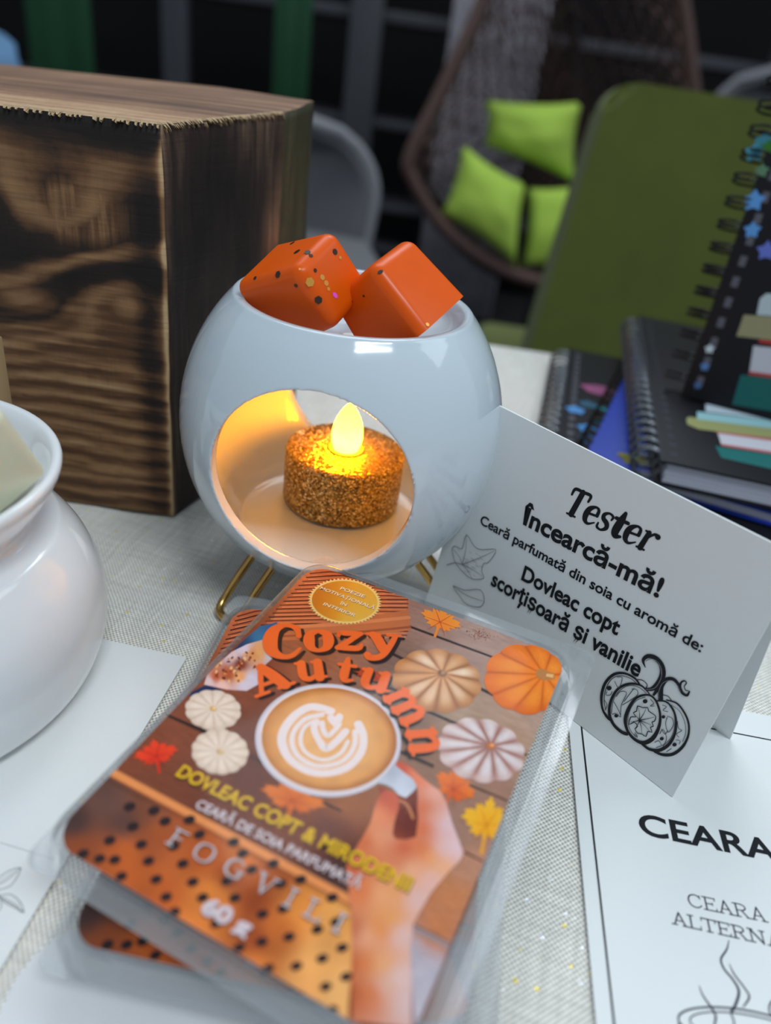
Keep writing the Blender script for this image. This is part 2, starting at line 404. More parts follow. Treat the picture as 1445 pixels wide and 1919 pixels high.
# stroke alphabets: each glyph = advance width, list of strokes of (x, y, width)
SERIF = {   # heavy soft serif display face
 'C': (0.72, [[(.63,.50,.07),(.60,.60,.10),(.50,.675,.085),(.34,.69,.10),(.17,.58,.18),(.11,.35,.22),(.17,.13,.18),(.36,.02,.10),(.53,.05,.09),(.66,.19,.05)], [(.62,.66,.05),(.635,.45,.09)]]),
 'o': (0.56, [[(.27,.47,.08),(.12,.40,.15),(.09,.24,.18),(.13,.08,.14),(.27,.01,.08),(.42,.08,.14),(.46,.24,.18),(.42,.40,.15),(.27,.47,.08)]]),
 'z': (0.50, [[(.05,.34,.05),(.07,.43,.10),(.20,.435,.12),(.44,.435,.10)], [(.42,.42,.10),(.08,.06,.12)], [(.05,.045,.10),(.30,.045,.12),(.43,.06,.10),(.47,.16,.05)]]),
 'y': (0.58, [[(.10,.44,.14),(.17,.36,.17),(.30,.06,.17)], [(.50,.45,.09),(.44,.25,.10),(.33,-.02,.11),(.22,-.15,.12),(.08,-.17,.13),(.03,-.10,.12)], [(.00,.45,.06),(.22,.45,.06)], [(.36,.45,.06),(.58,.45,.06)]]),
 'A': (0.74, [[(.34,.66,.10),(.22,.36,.09),(.11,.04,.08)], [(.34,.66,.16),(.46,.36,.20),(.57,.04,.19)], [(.20,.22,.08),(.48,.22,.08)], [(.00,.02,.07),(.24,.02,.07)], [(.44,.02,.07),(.74,.02,.07)]]),
 'u': (0.62, [[(.12,.45,.15),(.12,.16,.16),(.17,.05,.13),(.28,.03,.11),(.42,.12,.07)], [(.46,.45,.16),(.46,.03,.17)], [(.00,.45,.07),(.16,.45,.07)], [(.34,.45,.07),(.50,.45,.07)], [(.46,.02,.06),(.60,.05,.06)]]),
 't': (0.42, [[(.18,.62,.08),(.18,.40,.16),(.18,.14,.17),(.24,.03,.12),(.38,.06,.06)], [(.02,.43,.08),(.38,.43,.08)]]),
 'm': (0.92, [[(.13,.45,.15),(.13,.03,.17)], [(.20,.36,.07),(.32,.46,.11),(.42,.42,.14),(.46,.30,.17),(.46,.03,.17)], [(.53,.36,.07),(.64,.46,.11),(.74,.42,.14),(.79,.30,.17),(.79,.03,.17)], [(.00,.45,.06),(.14,.45,.06)], [(.02,.02,.06),(.25,.02,.06)], [(.36,.02,.06),(.57,.02,.06)], [(.68,.02,.06),(.92,.02,.06)]]),
 'n': (0.62, [[(.13,.45,.15),(.13,.03,.17)], [(.20,.36,.07),(.33,.46,.11),(.44,.42,.14),(.48,.30,.17),(.48,.03,.17)], [(.00,.45,.06),(.14,.45,.06)], [(.02,.02,.06),(.26,.02,.06)], [(.37,.02,.06),(.62,.02,.06)]]),
 'T': (0.66, [[(.33,.66,.12),(.33,.04,.13)], [(.06,.50,.05),(.08,.66,.07),(.33,.665,.07),(.58,.66,.07),(.60,.50,.05)], [(.20,.02,.045),(.47,.02,.045)]]),
 'e': (0.46, [[(.06,.25,.06),(.36,.27,.05)], [(.37,.28,.08),(.34,.42,.07),(.22,.46,.055),(.09,.37,.11),(.06,.22,.13),(.11,.07,.11),(.24,.01,.06),(.40,.10,.03)]]),
 's': (0.40, [[(.33,.33,.04),(.33,.42,.06),(.19,.46,.05),(.08,.39,.08),(.11,.29,.10),(.26,.21,.11),(.31,.10,.09),(.20,.01,.05),(.06,.04,.06),(.04,.14,.04)]]),
 'r': (0.44, [[(.12,.44,.10),(.12,.03,.12)], [(.15,.32,.05),(.26,.45,.06),(.37,.43,.12)], [(.02,.45,.045),(.14,.45,.045)], [(.02,.02,.045),(.24,.02,.045)]]),
}
SLAB = {    # light slab capitals
 'C': (0.70, [[(.60,.56,.05),(.52,.66,.06),(.36,.70,.06),(.16,.60,.07),(.08,.35,.075),(.16,.10,.07),(.36,.0,.06),(.54,.06,.06),(.63,.16,.05)], [(.60,.70,.045),(.60,.50,.045)]]),
 'E': (0.64, [[(.15,.70,.075),(.15,.0,.075)], [(.02,.70,.055),(.58,.70,.055)], [(.15,.36,.055),(.44,.36,.055)], [(.02,.0,.055),(.60,.0,.055)], [(.57,.72,.045),(.57,.56,.045)], [(.59,-.02,.045),(.59,.15,.045)], [(.44,.44,.04),(.44,.28,.04)]]),
 'A': (0.72, [[(.36,.71,.07),(.12,.0,.065)], [(.36,.71,.07),(.60,.0,.075)], [(.20,.24,.05),(.53,.24,.05)], [(.0,.0,.055),(.24,.0,.055)], [(.48,.0,.055),(.74,.0,.055)]]),
 'R': (0.72, [[(.15,.70,.075),(.15,.0,.075)], [(.02,.70,.055),(.36,.70,.055),(.53,.62,.065),(.54,.46,.065),(.38,.36,.055),(.15,.36,.055)], [(.36,.36,.06),(.48,.18,.07),(.60,.0,.07)], [(.02,.0,.055),(.28,.0,.055)], [(.54,.0,.055),(.72,.0,.055)]]),
 'L': (0.60, [[(.15,.70,.075),(.15,.0,.075)], [(.02,.70,.055),(.28,.70,.055)], [(.02,.0,.055),(.56,.0,.055)], [(.555,-.02,.045),(.555,.18,.045)]]),
 'T': (0.66, [[(.33,.70,.075),(.33,.0,.075)], [(.03,.70,.055),(.63,.70,.055)], [(.03,.72,.045),(.03,.54,.045)], [(.63,.72,.045),(.63,.54,.045)], [(.20,.0,.055),(.46,.0,.055)]]),
 'N': (0.80, [[(.15,.70,.06),(.15,.0,.06)], [(.15,.70,.08),(.64,.0,.08)], [(.64,.70,.06),(.64,.0,.06)], [(.02,.70,.055),(.24,.70,.055)], [(.53,.70,.055),(.76,.70,.055)], [(.02,.0,.055),(.28,.0,.055)]]),
 'W': (1.00, [[(.12,.70,.075),(.30,.0,.075)], [(.30,.0,.06),(.50,.66,.06)], [(.50,.66,.075),(.68,.0,.075)], [(.68,.0,.06),(.88,.70,.06)], [(.0,.70,.055),(.24,.70,.055)], [(.76,.70,.055),(1.0,.70,.055)]]),
 'I': (0.32, [[(.16,.70,.08),(.16,.0,.08)], [(.03,.70,.05),(.29,.70,.05)], [(.03,.0,.05),(.29,.0,.05)]]),
 'V': (0.74, [[(.12,.70,.09),(.37,.0,.08)], [(.37,.0,.05),(.62,.70,.045)], [(.0,.70,.05),(.24,.70,.05)], [(.52,.70,.05),(.74,.70,.05)]]),
 'F': (0.58, [[(.15,.70,.08),(.15,.0,.08)], [(.02,.70,.05),(.54,.70,.05)], [(.15,.36,.05),(.42,.36,.05)], [(.02,.0,.05),(.28,.0,.05)]]),
 'O': (0.80, [[(.40,.71,.045),(.16,.62,.07),(.08,.35,.095),(.16,.08,.07),(.40,-.01,.045),(.64,.08,.07),(.72,.35,.095),(.64,.62,.07),(.40,.71,.045)]]),
 'G': (0.78, [[(.62,.56,.045),(.52,.67,.05),(.38,.71,.05),(.16,.60,.08),(.08,.35,.095),(.16,.10,.08),(.40,-.01,.05),(.62,.08,.06)], [(.63,.30,.085),(.63,.06,.085)], [(.48,.31,.045),(.74,.31,.045)]]),
 ' ': (0.35, []),
}
class Print:
    """collects flat coloured shapes in the plane of a surface; px -> (u, v) through fn"""
    def __init__(s, fn, step=0.0000012):
        s.fn = fn; s.v = []; s.f = []; s.c = []; s.z = 0.0; s.step = step
    def up(s, k=1): s.z += s.step*k
    def raw(s, uvs, faces, cols):
        b = len(s.v)
        for (u, v) in uvs: s.v.append((u, v, s.z))
        s.c += cols if isinstance(cols, list) else [cols]*len(uvs)
        s.z += 1.2e-7
        for f in faces: s.f.append(tuple(b+i for i in f))
    def polyuv(s, uvs, col, up=True):
        tri = tessellate_polygon([[Vector((u, v, 0)) for u, v in uvs]])
        s.raw(uvs, tri, col)
        if up: s.up()
    def poly(s, px, col, up=True): s.polyuv([s.fn(*p) for p in px], col, up)
    def ribbonuv(s, pts, cols, cap=True):
        # pts (u, v, w); cols one colour or a list across the width
        n = len(pts); across = cols if isinstance(cols, list) else [cols, cols]
        k = len(across); uv = []; cc = []; fs = []
        for i, (u, v, w) in enumerate(pts):
            a = pts[max(i-1, 0)]; b = pts[min(i+1, n-1)]
            tx, ty = b[0]-a[0], b[1]-a[1]; L = math.hypot(tx, ty) or 1e-9
            nx, ny = -ty/L, tx/L
            for j in range(k):
                q = (j/(k-1)-0.5)*w; uv.append((u+nx*q, v+ny*q)); cc.append(across[j])
        for i in range(n-1):
            for j in range(k-1): fs.append((i*k+j, (i+1)*k+j, (i+1)*k+j+1, i*k+j+1))
        s.raw(uv, fs, cc)
        if cap and k == 2:
            for (u, v, w) in (pts[0], pts[-1]):
                if w > 0: s.raw([(u+math.cos(a)*w/2, v+math.sin(a)*w/2) for a in [2*PI*q/10 for q in range(10)]], [tuple(range(10))], across[0])
    def scale_at(s, x, y):
        a = s.fn(x, y); b = s.fn(x+2, y); c = s.fn(x, y+2)
        return 0.5*(math.hypot(b[0]-a[0], b[1]-a[1])+math.hypot(c[0]-a[0], c[1]-a[1]))/2
    def stroke(s, px, col, w=None, n=5, closed=False, up=True, cap=True):
        # px list of (x, y[, width px])
        P = [(p[0], p[1], (p[2] if len(p) > 2 else w)) for p in px]
        Q = catmull(P, n, closed) if n > 1 else P
        if closed and n > 1: Q = Q+[Q[0]]
        pts = []
        for x, y, ww in Q:
            k = s.scale_at(x, y); u, v = s.fn(x, y); pts.append((u, v, max(ww, 0.3)*k))
        s.ribbonuv(pts, col, cap)
        if up: s.up()
    def ellipse(s, cx, cy, rx, ry, ang, col, n=36, up=True):
        a = math.radians(ang)
        s.poly([(cx+rx*math.cos(t)*math.cos(a)-ry*math.sin(t)*math.sin(a), cy+rx*math.cos(t)*math.sin(a)+ry*math.sin(t)*math.cos(a)) for t in [2*PI*k/n for k in range(n)]], col, up)
    def polar(s, cx, cy, rx, ry, ang, fn, n=72, m=14, rim=None):
        # disc shaded by fn(theta, rho) -> colour; rim(theta) scales the radius
        a = math.radians(ang); uv = []; cc = []; fs = []
        for j in range(m+1):
            rho = j/m
            for i in range(n):
                t = 2*PI*i/n; q = rho*(rim(t) if rim else 1)
                x = cx+rx*q*math.cos(t)*math.cos(a)-ry*q*math.sin(t)*math.sin(a); y = cy+rx*q*math.cos(t)*math.sin(a)+ry*q*math.sin(t)*math.cos(a)
                uv.append(s.fn(x, y)); cc.append(fn(t, rho))
        for j in range(m):
            for i in range(n): fs.append((j*n+i, j*n+(i+1) % n, (j+1)*n+(i+1) % n, (j+1)*n+i))
        s.raw(uv, fs, cc); s.up()
    def text(s, txt, p0, p1, hpx, col, bold=0.0, spacing=1.0, font=None, shear=0.0, shadow=None, track=0.0, wmul=1.0):
        """baseline from pixel p0 to p1; hpx = the pixel above p0 that capitals reach"""
        a = Vector(s.fn(*p0)); b = Vector(s.fn(*p1)); h = Vector(s.fn(*hpx))
        ex = (b-a); L = ex.length; ex.normalize(); ey = Vector((-ex.y, ex.x))
        H = abs((h-a).dot(ey))
        if font is None:
            vs, fs = text_polys(txt, bold, spacing, shear)
            x0 = min(v[0] for v in vs); x1 = max(v[0] for v in vs)
            k = L/(x1-x0); ky = H/0.729
            def emit(dx, dy, c): s.raw([((a+ex*((x-x0)*k+dx)+ey*(y*ky+dy))[:]) for x, y in vs], fs, c); s.up()
            if shadow: emit(shadow[1]*H, shadow[2]*H, shadow[0])
            emit(0, 0, col)
        else:
            adv = sum(font[ch][0]+track for ch in txt)-track; k = L/adv; ky = H/0.70
            passes = [(0, 0, col, 0)]
            if shadow: passes = [(shadow[1]*H, shadow[2]*H, shadow[0], 0)]+passes
            for dx, dy, c, _ in passes:
                x = 0
                for ch in txt:
                    w_, st = font[ch]
                    for q in st:
                        Q = catmull(q, 6) if len(q) > 2 else q
                        s.ribbonuv([((a+ex*((x+px+py*shear)*k+dx)+ey*(py*ky+dy))[:]+(pw*0.5*(k+ky)*wmul,)) for px, py, pw in Q], c)
                    x += w_+track
                s.up()
    def glyph(s, ch, base, right, top, col, font, shadow=None, wmul=1.0):
        s.text(ch, base, right, top, col, font=font, shadow=shadow, wmul=wmul)
    def build(s, name, mat, parent=None, z=0.0):
        me = bpy.data.meshes.new(name); me.from_pydata([(x, y, q+z) for x, y, q in s.v], [], s.f); me.update()
        at_ = me.color_attributes.new('ink', 'FLOAT_COLOR', 'POINT')
        for i, c in enumerate(s.c): at_.data[i].color = c
        # make every face look outwards
        bm = bmesh.new(); bm.from_mesh(me)
        for f in bm.faces:
            if f.normal.z < 0: f.normal_flip()
        bm.to_mesh(me); bm.free()
        return link(name, me, mat, parent)

def frame(origin, ex, ez):
    ex = ex.normalized(); ez = ez.normalized(); ey = ez.cross(ex).normalized(); ex = ey.cross(ez)
    m = Matrix((ex, ey, ez)).transposed().to_4x4(); m.translation = origin; return m
def plane_fn(mw):
    inv = mw.inverted(); n = mw.col[2].xyz; o = mw.translation
    def fn(x, y):
        d = ray(x, y); P = cP+d*((o-cP).dot(n)/d.dot(n)); q = inv @ P; return (q.x, q.y)
    return fn
CUBE2 = ((3.9424, -2.7967, -0.9831), (-0.0053, 0.1818, 0.0890), (0.0091, 0.0108, 0.0096))
CUBE1 = ((2.4912, 8.3549, 1.378), (-0.0262, 0.1803, 0.0896), (0.0083, 0.0100, 0.0104))
_u = Vector((0.10, -0.50, 0.86)).normalized(); _e = Vector((-0.37, -0.93, 0)); _e = (_e-_u*_e.dot(_u)).normalized(); _n = _e.cross(_u)
_n = _n if _n.x > 0 else -_n
CREAM = Matrix((-_u, _e, (-_u).cross(_e))).transposed().to_4x4(); CREAM.translation = Vector((-0.0712, 0.129, 0.0590))+_e*0.0108+_u*0.0108-_n*0.0108
PACK = dict(fx=0.0748, fy=0.098, ox=0.0005)
LP = dict(tube=29, panel=22, side=6, hall=13, world=0.355)
# ------------------------------------------------------------------ shaded fills and painted motifs
from mathutils.geometry import delaunay_2d_cdt
def inside(poly, x, y):
    c = False; j = len(poly)-1
    for i in range(len(poly)):
        xi, yi = poly[i]; xj, yj = poly[j]
        if (yi > y) != (yj > y) and x < (xj-xi)*(y-yi)/(yj-yi)+xi: c = not c
        j = i
    return c
def idw(ctrl, x, y, p=3.0, soft=380.0):
    r = [0, 0, 0]; W = 0
    for cx, cy, c in ctrl:
        w = 1.0/(((x-cx)**2+(y-cy)**2+soft)**(p/2+0.3)); W += w
        for k in range(3): r[k] += w*c[k]
    return tuple(v/W for v in r)+(1,)
def fill(P, poly, ctrl, step=4.0, up=True, soft=380.0):
    """polygon in photo pixels filled with colours blended between control points"""
    ctrl = [(x, y, alb(*c)) for x, y, c in ctrl]
    pts = [Vector(p) for p in poly]; n = len(pts)
    xs = [p[0] for p in poly]; ys = [p[1] for p in poly]
    x = min(xs)+step/2
    while x < max(xs):
        y = min(ys)+step/2
        while y < max(ys):
            if inside(poly, x, y): pts.append(Vector((x, y)))
            y += step
        x += step
    vs, es, fs = delaunay_2d_cdt(pts, [(i, (i+1) % n) for i in range(n)], [], 1, 0.01)[:3]
    P.raw([P.fn(v.x, v.y) for v in vs], [tuple(f) for f in fs], [idw(ctrl, v.x, v.y, soft=soft) for v in vs])
    if up: P.up()
def mixc(a, b, t):
    t = max(0.0, min(1.0, t)); return tuple(x+(y-x)*t for x, y in zip(a, b))
def pumpkin(P, body, stem, n, base, groove, hi, edge, ph=0.0, gw=0.5, seed=1, sc=0.035, cen=0.16):
    bx, by, rx, ry, ang = body; sx, sy = stem; A = math.radians(ang); rnd = random.Random(seed)
    N = n*14; hl = [rnd.random() for _ in range(n)]
    B, G, Hh, E_ = alb(*base), alb(*groove), alb(*hi), alb(*edge)
    def edgept(t):
        g = abs(math.sin(n*(t+ph)/2)); q = 1-sc+sc*2*g**0.7-sc
        x, y = rx*q*math.cos(t), ry*q*math.sin(t)
        return bx+x*math.cos(A)-y*math.sin(A), by+x*math.sin(A)+y*math.cos(A)
    uv = []; cc = []; fs = []; m = 12
    for j in range(m+1):
        rho = j/m
        for i in range(N):
            t = 2*PI*i/N; ex, ey = edgept(t); x, y = sx+(ex-sx)*rho, sy+(ey-sy)*rho
            uv.append(P.fn(x, y))
            g = abs(math.sin(n*(t+ph)/2))**gw
            k = int(((t+ph) % (2*PI))/(2*PI)*n) % n
            c = mixc(G, B, g)
            c = mixc(c, Hh, max(0, g-0.45)*1.5*hl[k]*math.exp(-((rho-0.55)/0.28)**2))
            c = mixc(c, E_, max(0, rho-0.72)*2.6*(0.4+0.6*max(0, math.sin(t))))
            c = mixc(c, G, max(0, cen-rho)*(4 if cen < 0.2 else 2.2))
            f = 1+0.12*(rnd.random()-0.5); cc.append(tuple(v*f for v in c[:3])+(1,))
    for j in range(m):
        for i in range(N): fs.append((j*N+i, j*N+(i+1) % N, (j+1)*N+(i+1) % N, (j+1)*N+i))
    P.raw(uv, fs, cc); P.up()
def leaf_outline(cx, cy, rx, ry, rot, lobes=5, depth=0.5, seed=0):
    rnd = random.Random(seed); out = []; a = math.radians(rot)
    n = lobes*2
    for i in range(n):
        t = 2*PI*i/n
        r = 1.0 if i % 2 == 0 else depth
        r *= 0.88+0.24*rnd.random()
        for dt, k in ((-0.16, 0.78 if i % 2 == 0 else 1.0), (0.0, 1.0), (0.16, 0.80 if i % 2 == 0 else 1.0)):
            x, y = rx*r*k*math.cos(t+dt), ry*r*k*math.sin(t+dt)
            out.append((cx+x*math.cos(a)-y*math.sin(a), cy+x*math.sin(a)+y*math.cos(a)))
    return out
MAPLE = [(0, -1.0), (.10, -.78), (.18, -.80), (.16, -.55), (.34, -.70), (.36, -.60), (.50, -.66), (.46, -.42), (.62, -.46), (.88, -.40), (.80, -.26), (.98, -.14), (.70, -.02), (.74, .10), (.48, .14), (.58, .34), (.36, .34), (.34, .46), (.10, .30), (.05, .55), (.06, 1.0)]
def leaf(P, cx, cy, rx, ry, rot, c1, c2, vein, lobes=5, depth=0.5, seed=0):
    a_ = math.radians(rot); full = MAPLE+[(-x, y) for x, y in MAPLE[::-1][:-1]]
    o = [(cx+x*rx*math.cos(a_)-y*ry*math.sin(a_), cy+x*rx*math.sin(a_)+y*ry*math.cos(a_)) for x, y in full]
    fill(P, o, [(cx, cy, c1), (cx+rx*.7, cy, c2), (cx-rx*.7, cy, c2), (cx, cy+ry*.7, c1), (cx, cy-ry*.8, c2)], 3.0)
    a = math.radians(rot)
    for i in range(lobes):
        t = 2*PI*i/lobes; x, y = rx*.8*math.cos(t), ry*.8*math.sin(t)
        P.stroke([(cx, cy, 1.6), (cx+x*math.cos(a)-y*math.sin(a), cy+x*math.sin(a)+y*math.cos(a), 0.6)], alb(*vein), n=1, up=False, cap=False)
    P.up()

# ------------------------------------------------------------------ the place: floor, back wall, table and cloth
FLOOR_Z = -0.745
def structure(o): o['kind'] = 'structure'; return o
structure(box('floor', (0.3, 2.0, FLOOR_Z-0.05), (9, 8, 0.1), 'floor'))
structure(box('wall_back', (0.3, 4.6, 0.9), (9, 0.1, 3.4), 'wall'))

table = empty('table', (0.05, 0.10, FLOOR_Z), 'long market table under the pale woven cloth', 'table')
box('table_top', (0, -0.03, -FLOOR_Z-0.0165), (1.7, 0.72, 0.028), 'table', table, 0.003)
for sx in (-1, 1):
    for sy in (-1, 1):
        box('leg', (sx*0.80, -0.03+sy*0.31, (-FLOOR_Z-0.030)/2), (0.04, 0.04, -FLOOR_Z-0.031), 'dark_metal', table, 0.004)

def make_cloth():
    bm = bmesh.new(); x0, x1, y0, y1 = -0.83, 0.93, -0.33, 0.437
    def fold(x, y):
        h = 0.0
        d = (x*0.5+y*0.87)
        env = math.exp(-((x+0.13)/0.09)**2-((y-0.195)/0.035)**2)
        h += env*0.0012*math.sin(d*260)
        env = math.exp(-((x+0.07)/0.035)**2-((y-0.178)/0.012)**2)
        return min(0.0, h-0.0011*env)-0.0006
    xs = sorted(set([round(x0+i*0.04, 5) for i in range(45)]+[round(-0.24+i*0.004, 5) for i in range(80)]+[x1]))
    ys = sorted(set([round(y0+i*0.04, 5) for i in range(20)]+[round(0.10+i*0.003, 5) for i in range(46)]+[y1]))
    g = [[bm.verts.new((x, y, fold(x, y) if -0.3 < x < 0.1 and 0.09 < y < 0.25 else -0.0006)) for y in ys] for x in xs]
    for i in range(len(xs)-1):
        for j in range(len(ys)-1): bm.faces.new((g[i][j], g[i+1][j], g[i+1][j+1], g[i][j+1]))
    # rounded drop at the far edge and at the near edge
    for j, sgn in ((len(ys)-1, 1), (0, -1)):
        prev = [g[i][j] for i in range(len(xs))]
        for k, (dy, dz) in enumerate(((0.003, -0.001), (0.005, -0.004), (0.0055, -0.010), (0.009, -0.10), (0.012, -0.26))):
            cur = [bm.verts.new((v.co.x, ys[j]+sgn*(dy+(0.006*math.sin(v.co.x*30) if k > 2 else 0)), -0.0006+dz)) for v in [g[i][j] for i in range(len(xs))]]
            for i in range(len(xs)-1): bm.faces.new((prev[i], prev[i+1], cur[i+1], cur[i]))
            prev = cur
    o = from_bm('tablecloth', bm, 'cloth', smooth=True)
    return tag(o, 'pale grey linen-weave tablecloth with gold and silver glitter threads', 'tablecloth')
make_cloth()

# ------------------------------------------------------------------ main wax warmer
SOLVER = 'EXACT'
def boolean(base, cutter, op='DIFFERENCE'):
    for q in (base, cutter):
        q.data.transform(Matrix.Scale(100, 4))      # solvers are steadier away from millimetres
        bm = bmesh.new(); bm.from_mesh(q.data)
        if bm.calc_volume(signed=True) < 0:
            for f in bm.faces: f.normal_flip()
            bm.to_mesh(q.data)
        bm.free()
    m = base.modifiers.new('b', 'BOOLEAN'); m.operation = op; m.object = cutter; m.solver = SOLVER
    me = eval_mesh(base); me.transform(Matrix.Scale(0.01, 4)); base.modifiers.clear(); old = base.data; base.data = me; bpy.data.meshes.remove(old)
    bpy.data.objects.remove(cutter)
def remesh(o, vox, smooth, dec=None):
    m = o.modifiers.new('r', 'REMESH'); m.mode = 'VOXEL'; m.voxel_size = vox; m.use_smooth_shade = True
    s = o.modifiers.new('s', 'SMOOTH'); s.iterations = smooth; s.factor = 0.5
    me = eval_mesh(o); o.modifiers.clear(); old = o.data; o.data = me; bpy.data.meshes.remove(old)
    for p in me.polygons: p.use_smooth = True
WX, WY, WZ, WR = -0.0156, 0.190, 0.050, 0.0442
def warmer():
    root = empty('wax_warmer', (WX, WY, 0), 'white glazed round wax warmer with a lit opening and gold wire legs', 'wax warmer')
    # outer solid with the dish hollowed out of its top (z measured from the table)
    prof = []
    for k in range(0, 61):
        a = -PI/2 + (PI/2+math.radians(44.5))*k/60
        prof.append((WR*math.cos(a)+0.0 if k else 0.0, 0.0515+0.0474*math.sin(a)))
    rr, rz = prof[-1]
    prof[0:9] = [(0, 0.0061), (0.0125, 0.0061), (0.0142, 0.0066)]
    prof += [(rr-0.0010, rz+0.0012), (rr-0.0030, rz+0.0010), (rr-0.0042, rz-0.0012)]
    for k in range(1, 13):
        t = k/12; prof.append(((rr-0.0042)*math.cos(t*PI/2)**0.8 if k < 12 else 0.0, rz-0.0012-0.0084*math.sin(t*PI/2)))
    body = lathe('body', prof, 'ceramic_cool', n=128)
    cav = [(0, 0.0195), (0.0275, 0.0195)]
    R2 = WR-0.0036
    a0 = math.asin((0.0225-0.0515)/0.0438)
    top = 0.0690; a1 = math.asin((top-0.0515)/0.0438)
    for k in range(31):
        a = a0+(a1-a0)*k/30; cav.append((R2*math.cos(a), 0.0515+0.0438*math.sin(a)))
    cav += [(0.031, 0.0700), (0, 0.0700)]
    cutter = lathe('c', cav, None, n=96); boolean(body, cutter)
    bm = bmesh.new(); az = math.radians(265)
    bmesh.ops.create_cone(bm, cap_ends=True, segments=128, radius1=0.0249, radius2=0.0249, depth=0.13)
    m = Matrix.Rotation(az, 4, 'Z') @ Matrix.Rotation(PI/2, 4, 'Y')
    for v in bm.verts: v.co = m @ v.co + Vector((0, 0, 0.0500))
    cut = from_bm('c', bm); boolean(body, cut)
    remesh(body, 0.00042, 9)
    body.parent = root
    # hairpin wire legs
    for k, ang in enumerate((231, 351, 111)):
        a = math.radians(ang); d = Vector((math.cos(a), math.sin(a), 0)); s = Vector((-d.y, d.x, 0))
        pts = []
        for q, w in ((0.0245, 1), (0.031, 1), (0.036, 1)):
            pts.append(d*q+s*0.0042*w+Vector((0, 0, {0.0245: 0.0165, 0.031: 0.0098, 0.036: 0.0040}[q])))
        loop = [d*0.0392+s*0.0030+Vector((0, 0, 0.0016)), d*0.0402+Vector((0, 0, 0.0012)), d*0.0392-s*0.0030+Vector((0, 0, 0.0016))]
        back = [p-s*0.0084 for p in pts[::-1]]
        tube('leg', catmull([tuple(p) for p in pts+loop+back], 6), 0.00115, 'brass', root, 12)
    return root
warmer()

def tealight(loc, label, rz=0.0):
    t = empty('tealight', loc, label, 'candle')
    t.rotation_euler.z = rz
    R_, H_ = 0.0181, 0.0178
    prof = [(0, 0), (R_-0.0012, 0), (R_-0.0003, 0.0005), (R_, 0.0014), (R_, H_-0.0014), (R_-0.0003, H_-0.0005), (R_-0.0012, H_), (0.0060, H_-0.0003), (0, H_-0.0003)]
    lathe('glitter_body', prof, 'glitter', t, 96)
    lathe('rim', [(0.0046, H_-0.0003), (0.0050, H_+0.0003), (0.0056, H_+0.0001), (0.0057, H_-0.0004)], 'fleck_gold', t, 48)
    fl = []
    for k in range(25):
        q = k/24; z = q*0.0150
        r = 0.0046*math.sin(PI*min(1, 0.28+0.72*q))**0.75 if q < 1 else 0.0
        fl.append((max(r, 0.0), z))
    fl = [(0, 0)]+fl[:-1]+[(0, 0.0150)]
    f = lathe('flame_bulb', fl, 'flame', t, 48, loc=(0, 0, H_-0.0002))
    return t
tealight((-0.0146, 0.2005, 0.0199), 'gold glitter LED tealight with a glowing flame bulb inside the warmer')

# ------------------------------------------------------------------ wax cubes in the dish
def rotvec(w):
    w = Vector(w); return Matrix.Rotation(w.length, 3, w.normalized())
def wax_cube(name, mw, narrow, base, hl, mat, bev=0.0028):
    bm = bmesh.new()
    vs = bmesh.ops.create_cube(bm, size=2.0)['verts']
    for v in vs:
        s = narrow if v.co.x < 0 else base
        v.co = Vector((v.co.x*hl, v.co.y*s, v.co.z*s))
    es = [e for e in bm.edges if not all(v.co.x > 0 for v in e.verts)]
    bmesh.ops.bevel(bm, geom=es, offset=bev, segments=6, affect='EDGES', profile=0.5)
    bmesh.ops.triangulate(bm, faces=[f for f in bm.faces if len(f.verts) > 4])
    o = from_bm(name, bm, mat); autosmooth(o, 50); o.matrix_world = mw
    return o
def cube_frame(w, t):
    m = rotvec(w).to_4x4(); m.translation = Vector(t); return m
def hexfleck(bm, c, n, r, mi, k=6, asp=1.0, rot=0.0):
    a = n.cross(Vector((0.3, 0.2, 1))).normalized(); b = n.cross(a)
    top = [bm.verts.new(c+n*0.00012+(a*math.cos(2*PI*i/k+rot)*asp+b*math.sin(2*PI*i/k+rot))*r) for i in range(k)]
    bot = [bm.verts.new(v.co-n*0.0003) for v in top]
    f = bm.faces.new(top); f.material_index = mi
    for i in range(k):
        g = bm.faces.new((top[i], bot[i], bot[(i+1) % k], top[(i+1) % k])); g.material_index = mi
def add_flecks(o, specs):
    """flecks set in the surface where the photo shows them; specs = (px, py, radius mm, material index, aspect)"""
    dg = bpy.context.evaluated_depsgraph_get(); dg.update()
    inv = o.matrix_world.inverted(); bm = bmesh.new(); bm.from_mesh(o.data)
    for x, y, r, mi, asp in specs:
        org = inv @ cP; d = (inv.to_3x3() @ ray(x, y)).normalized()
        ok, loc, n, _ = o.ray_cast(org, d)
        if ok: hexfleck(bm, loc, n, r*0.001, mi, asp=asp, rot=x)
    bm.to_mesh(o.data); bm.free()
    for m in ('fleck', 'fleck_gold', 'fleck_pink'): o.data.materials.append(MT[m])
Z3 = lambda a, b: (330+a/2.294, 400+b/2.294)
c2 = wax_cube('wax_cube', cube_frame(CUBE2[0], CUBE2[1]), *CUBE2[2], 'wax')
tag(c2, 'plain orange wax cube with few flecks, on the right of the dish', 'wax melt', 'orange wax cubes in the warmer dish')
c1 = wax_cube('wax_cube', cube_frame(CUBE1[0], CUBE1[1]), *CUBE1[2], 'wax')
tag(c1, 'orange wax cube with dark, gold and pink flecks, on the left of the dish', 'wax melt', 'orange wax cubes in the warmer dish')
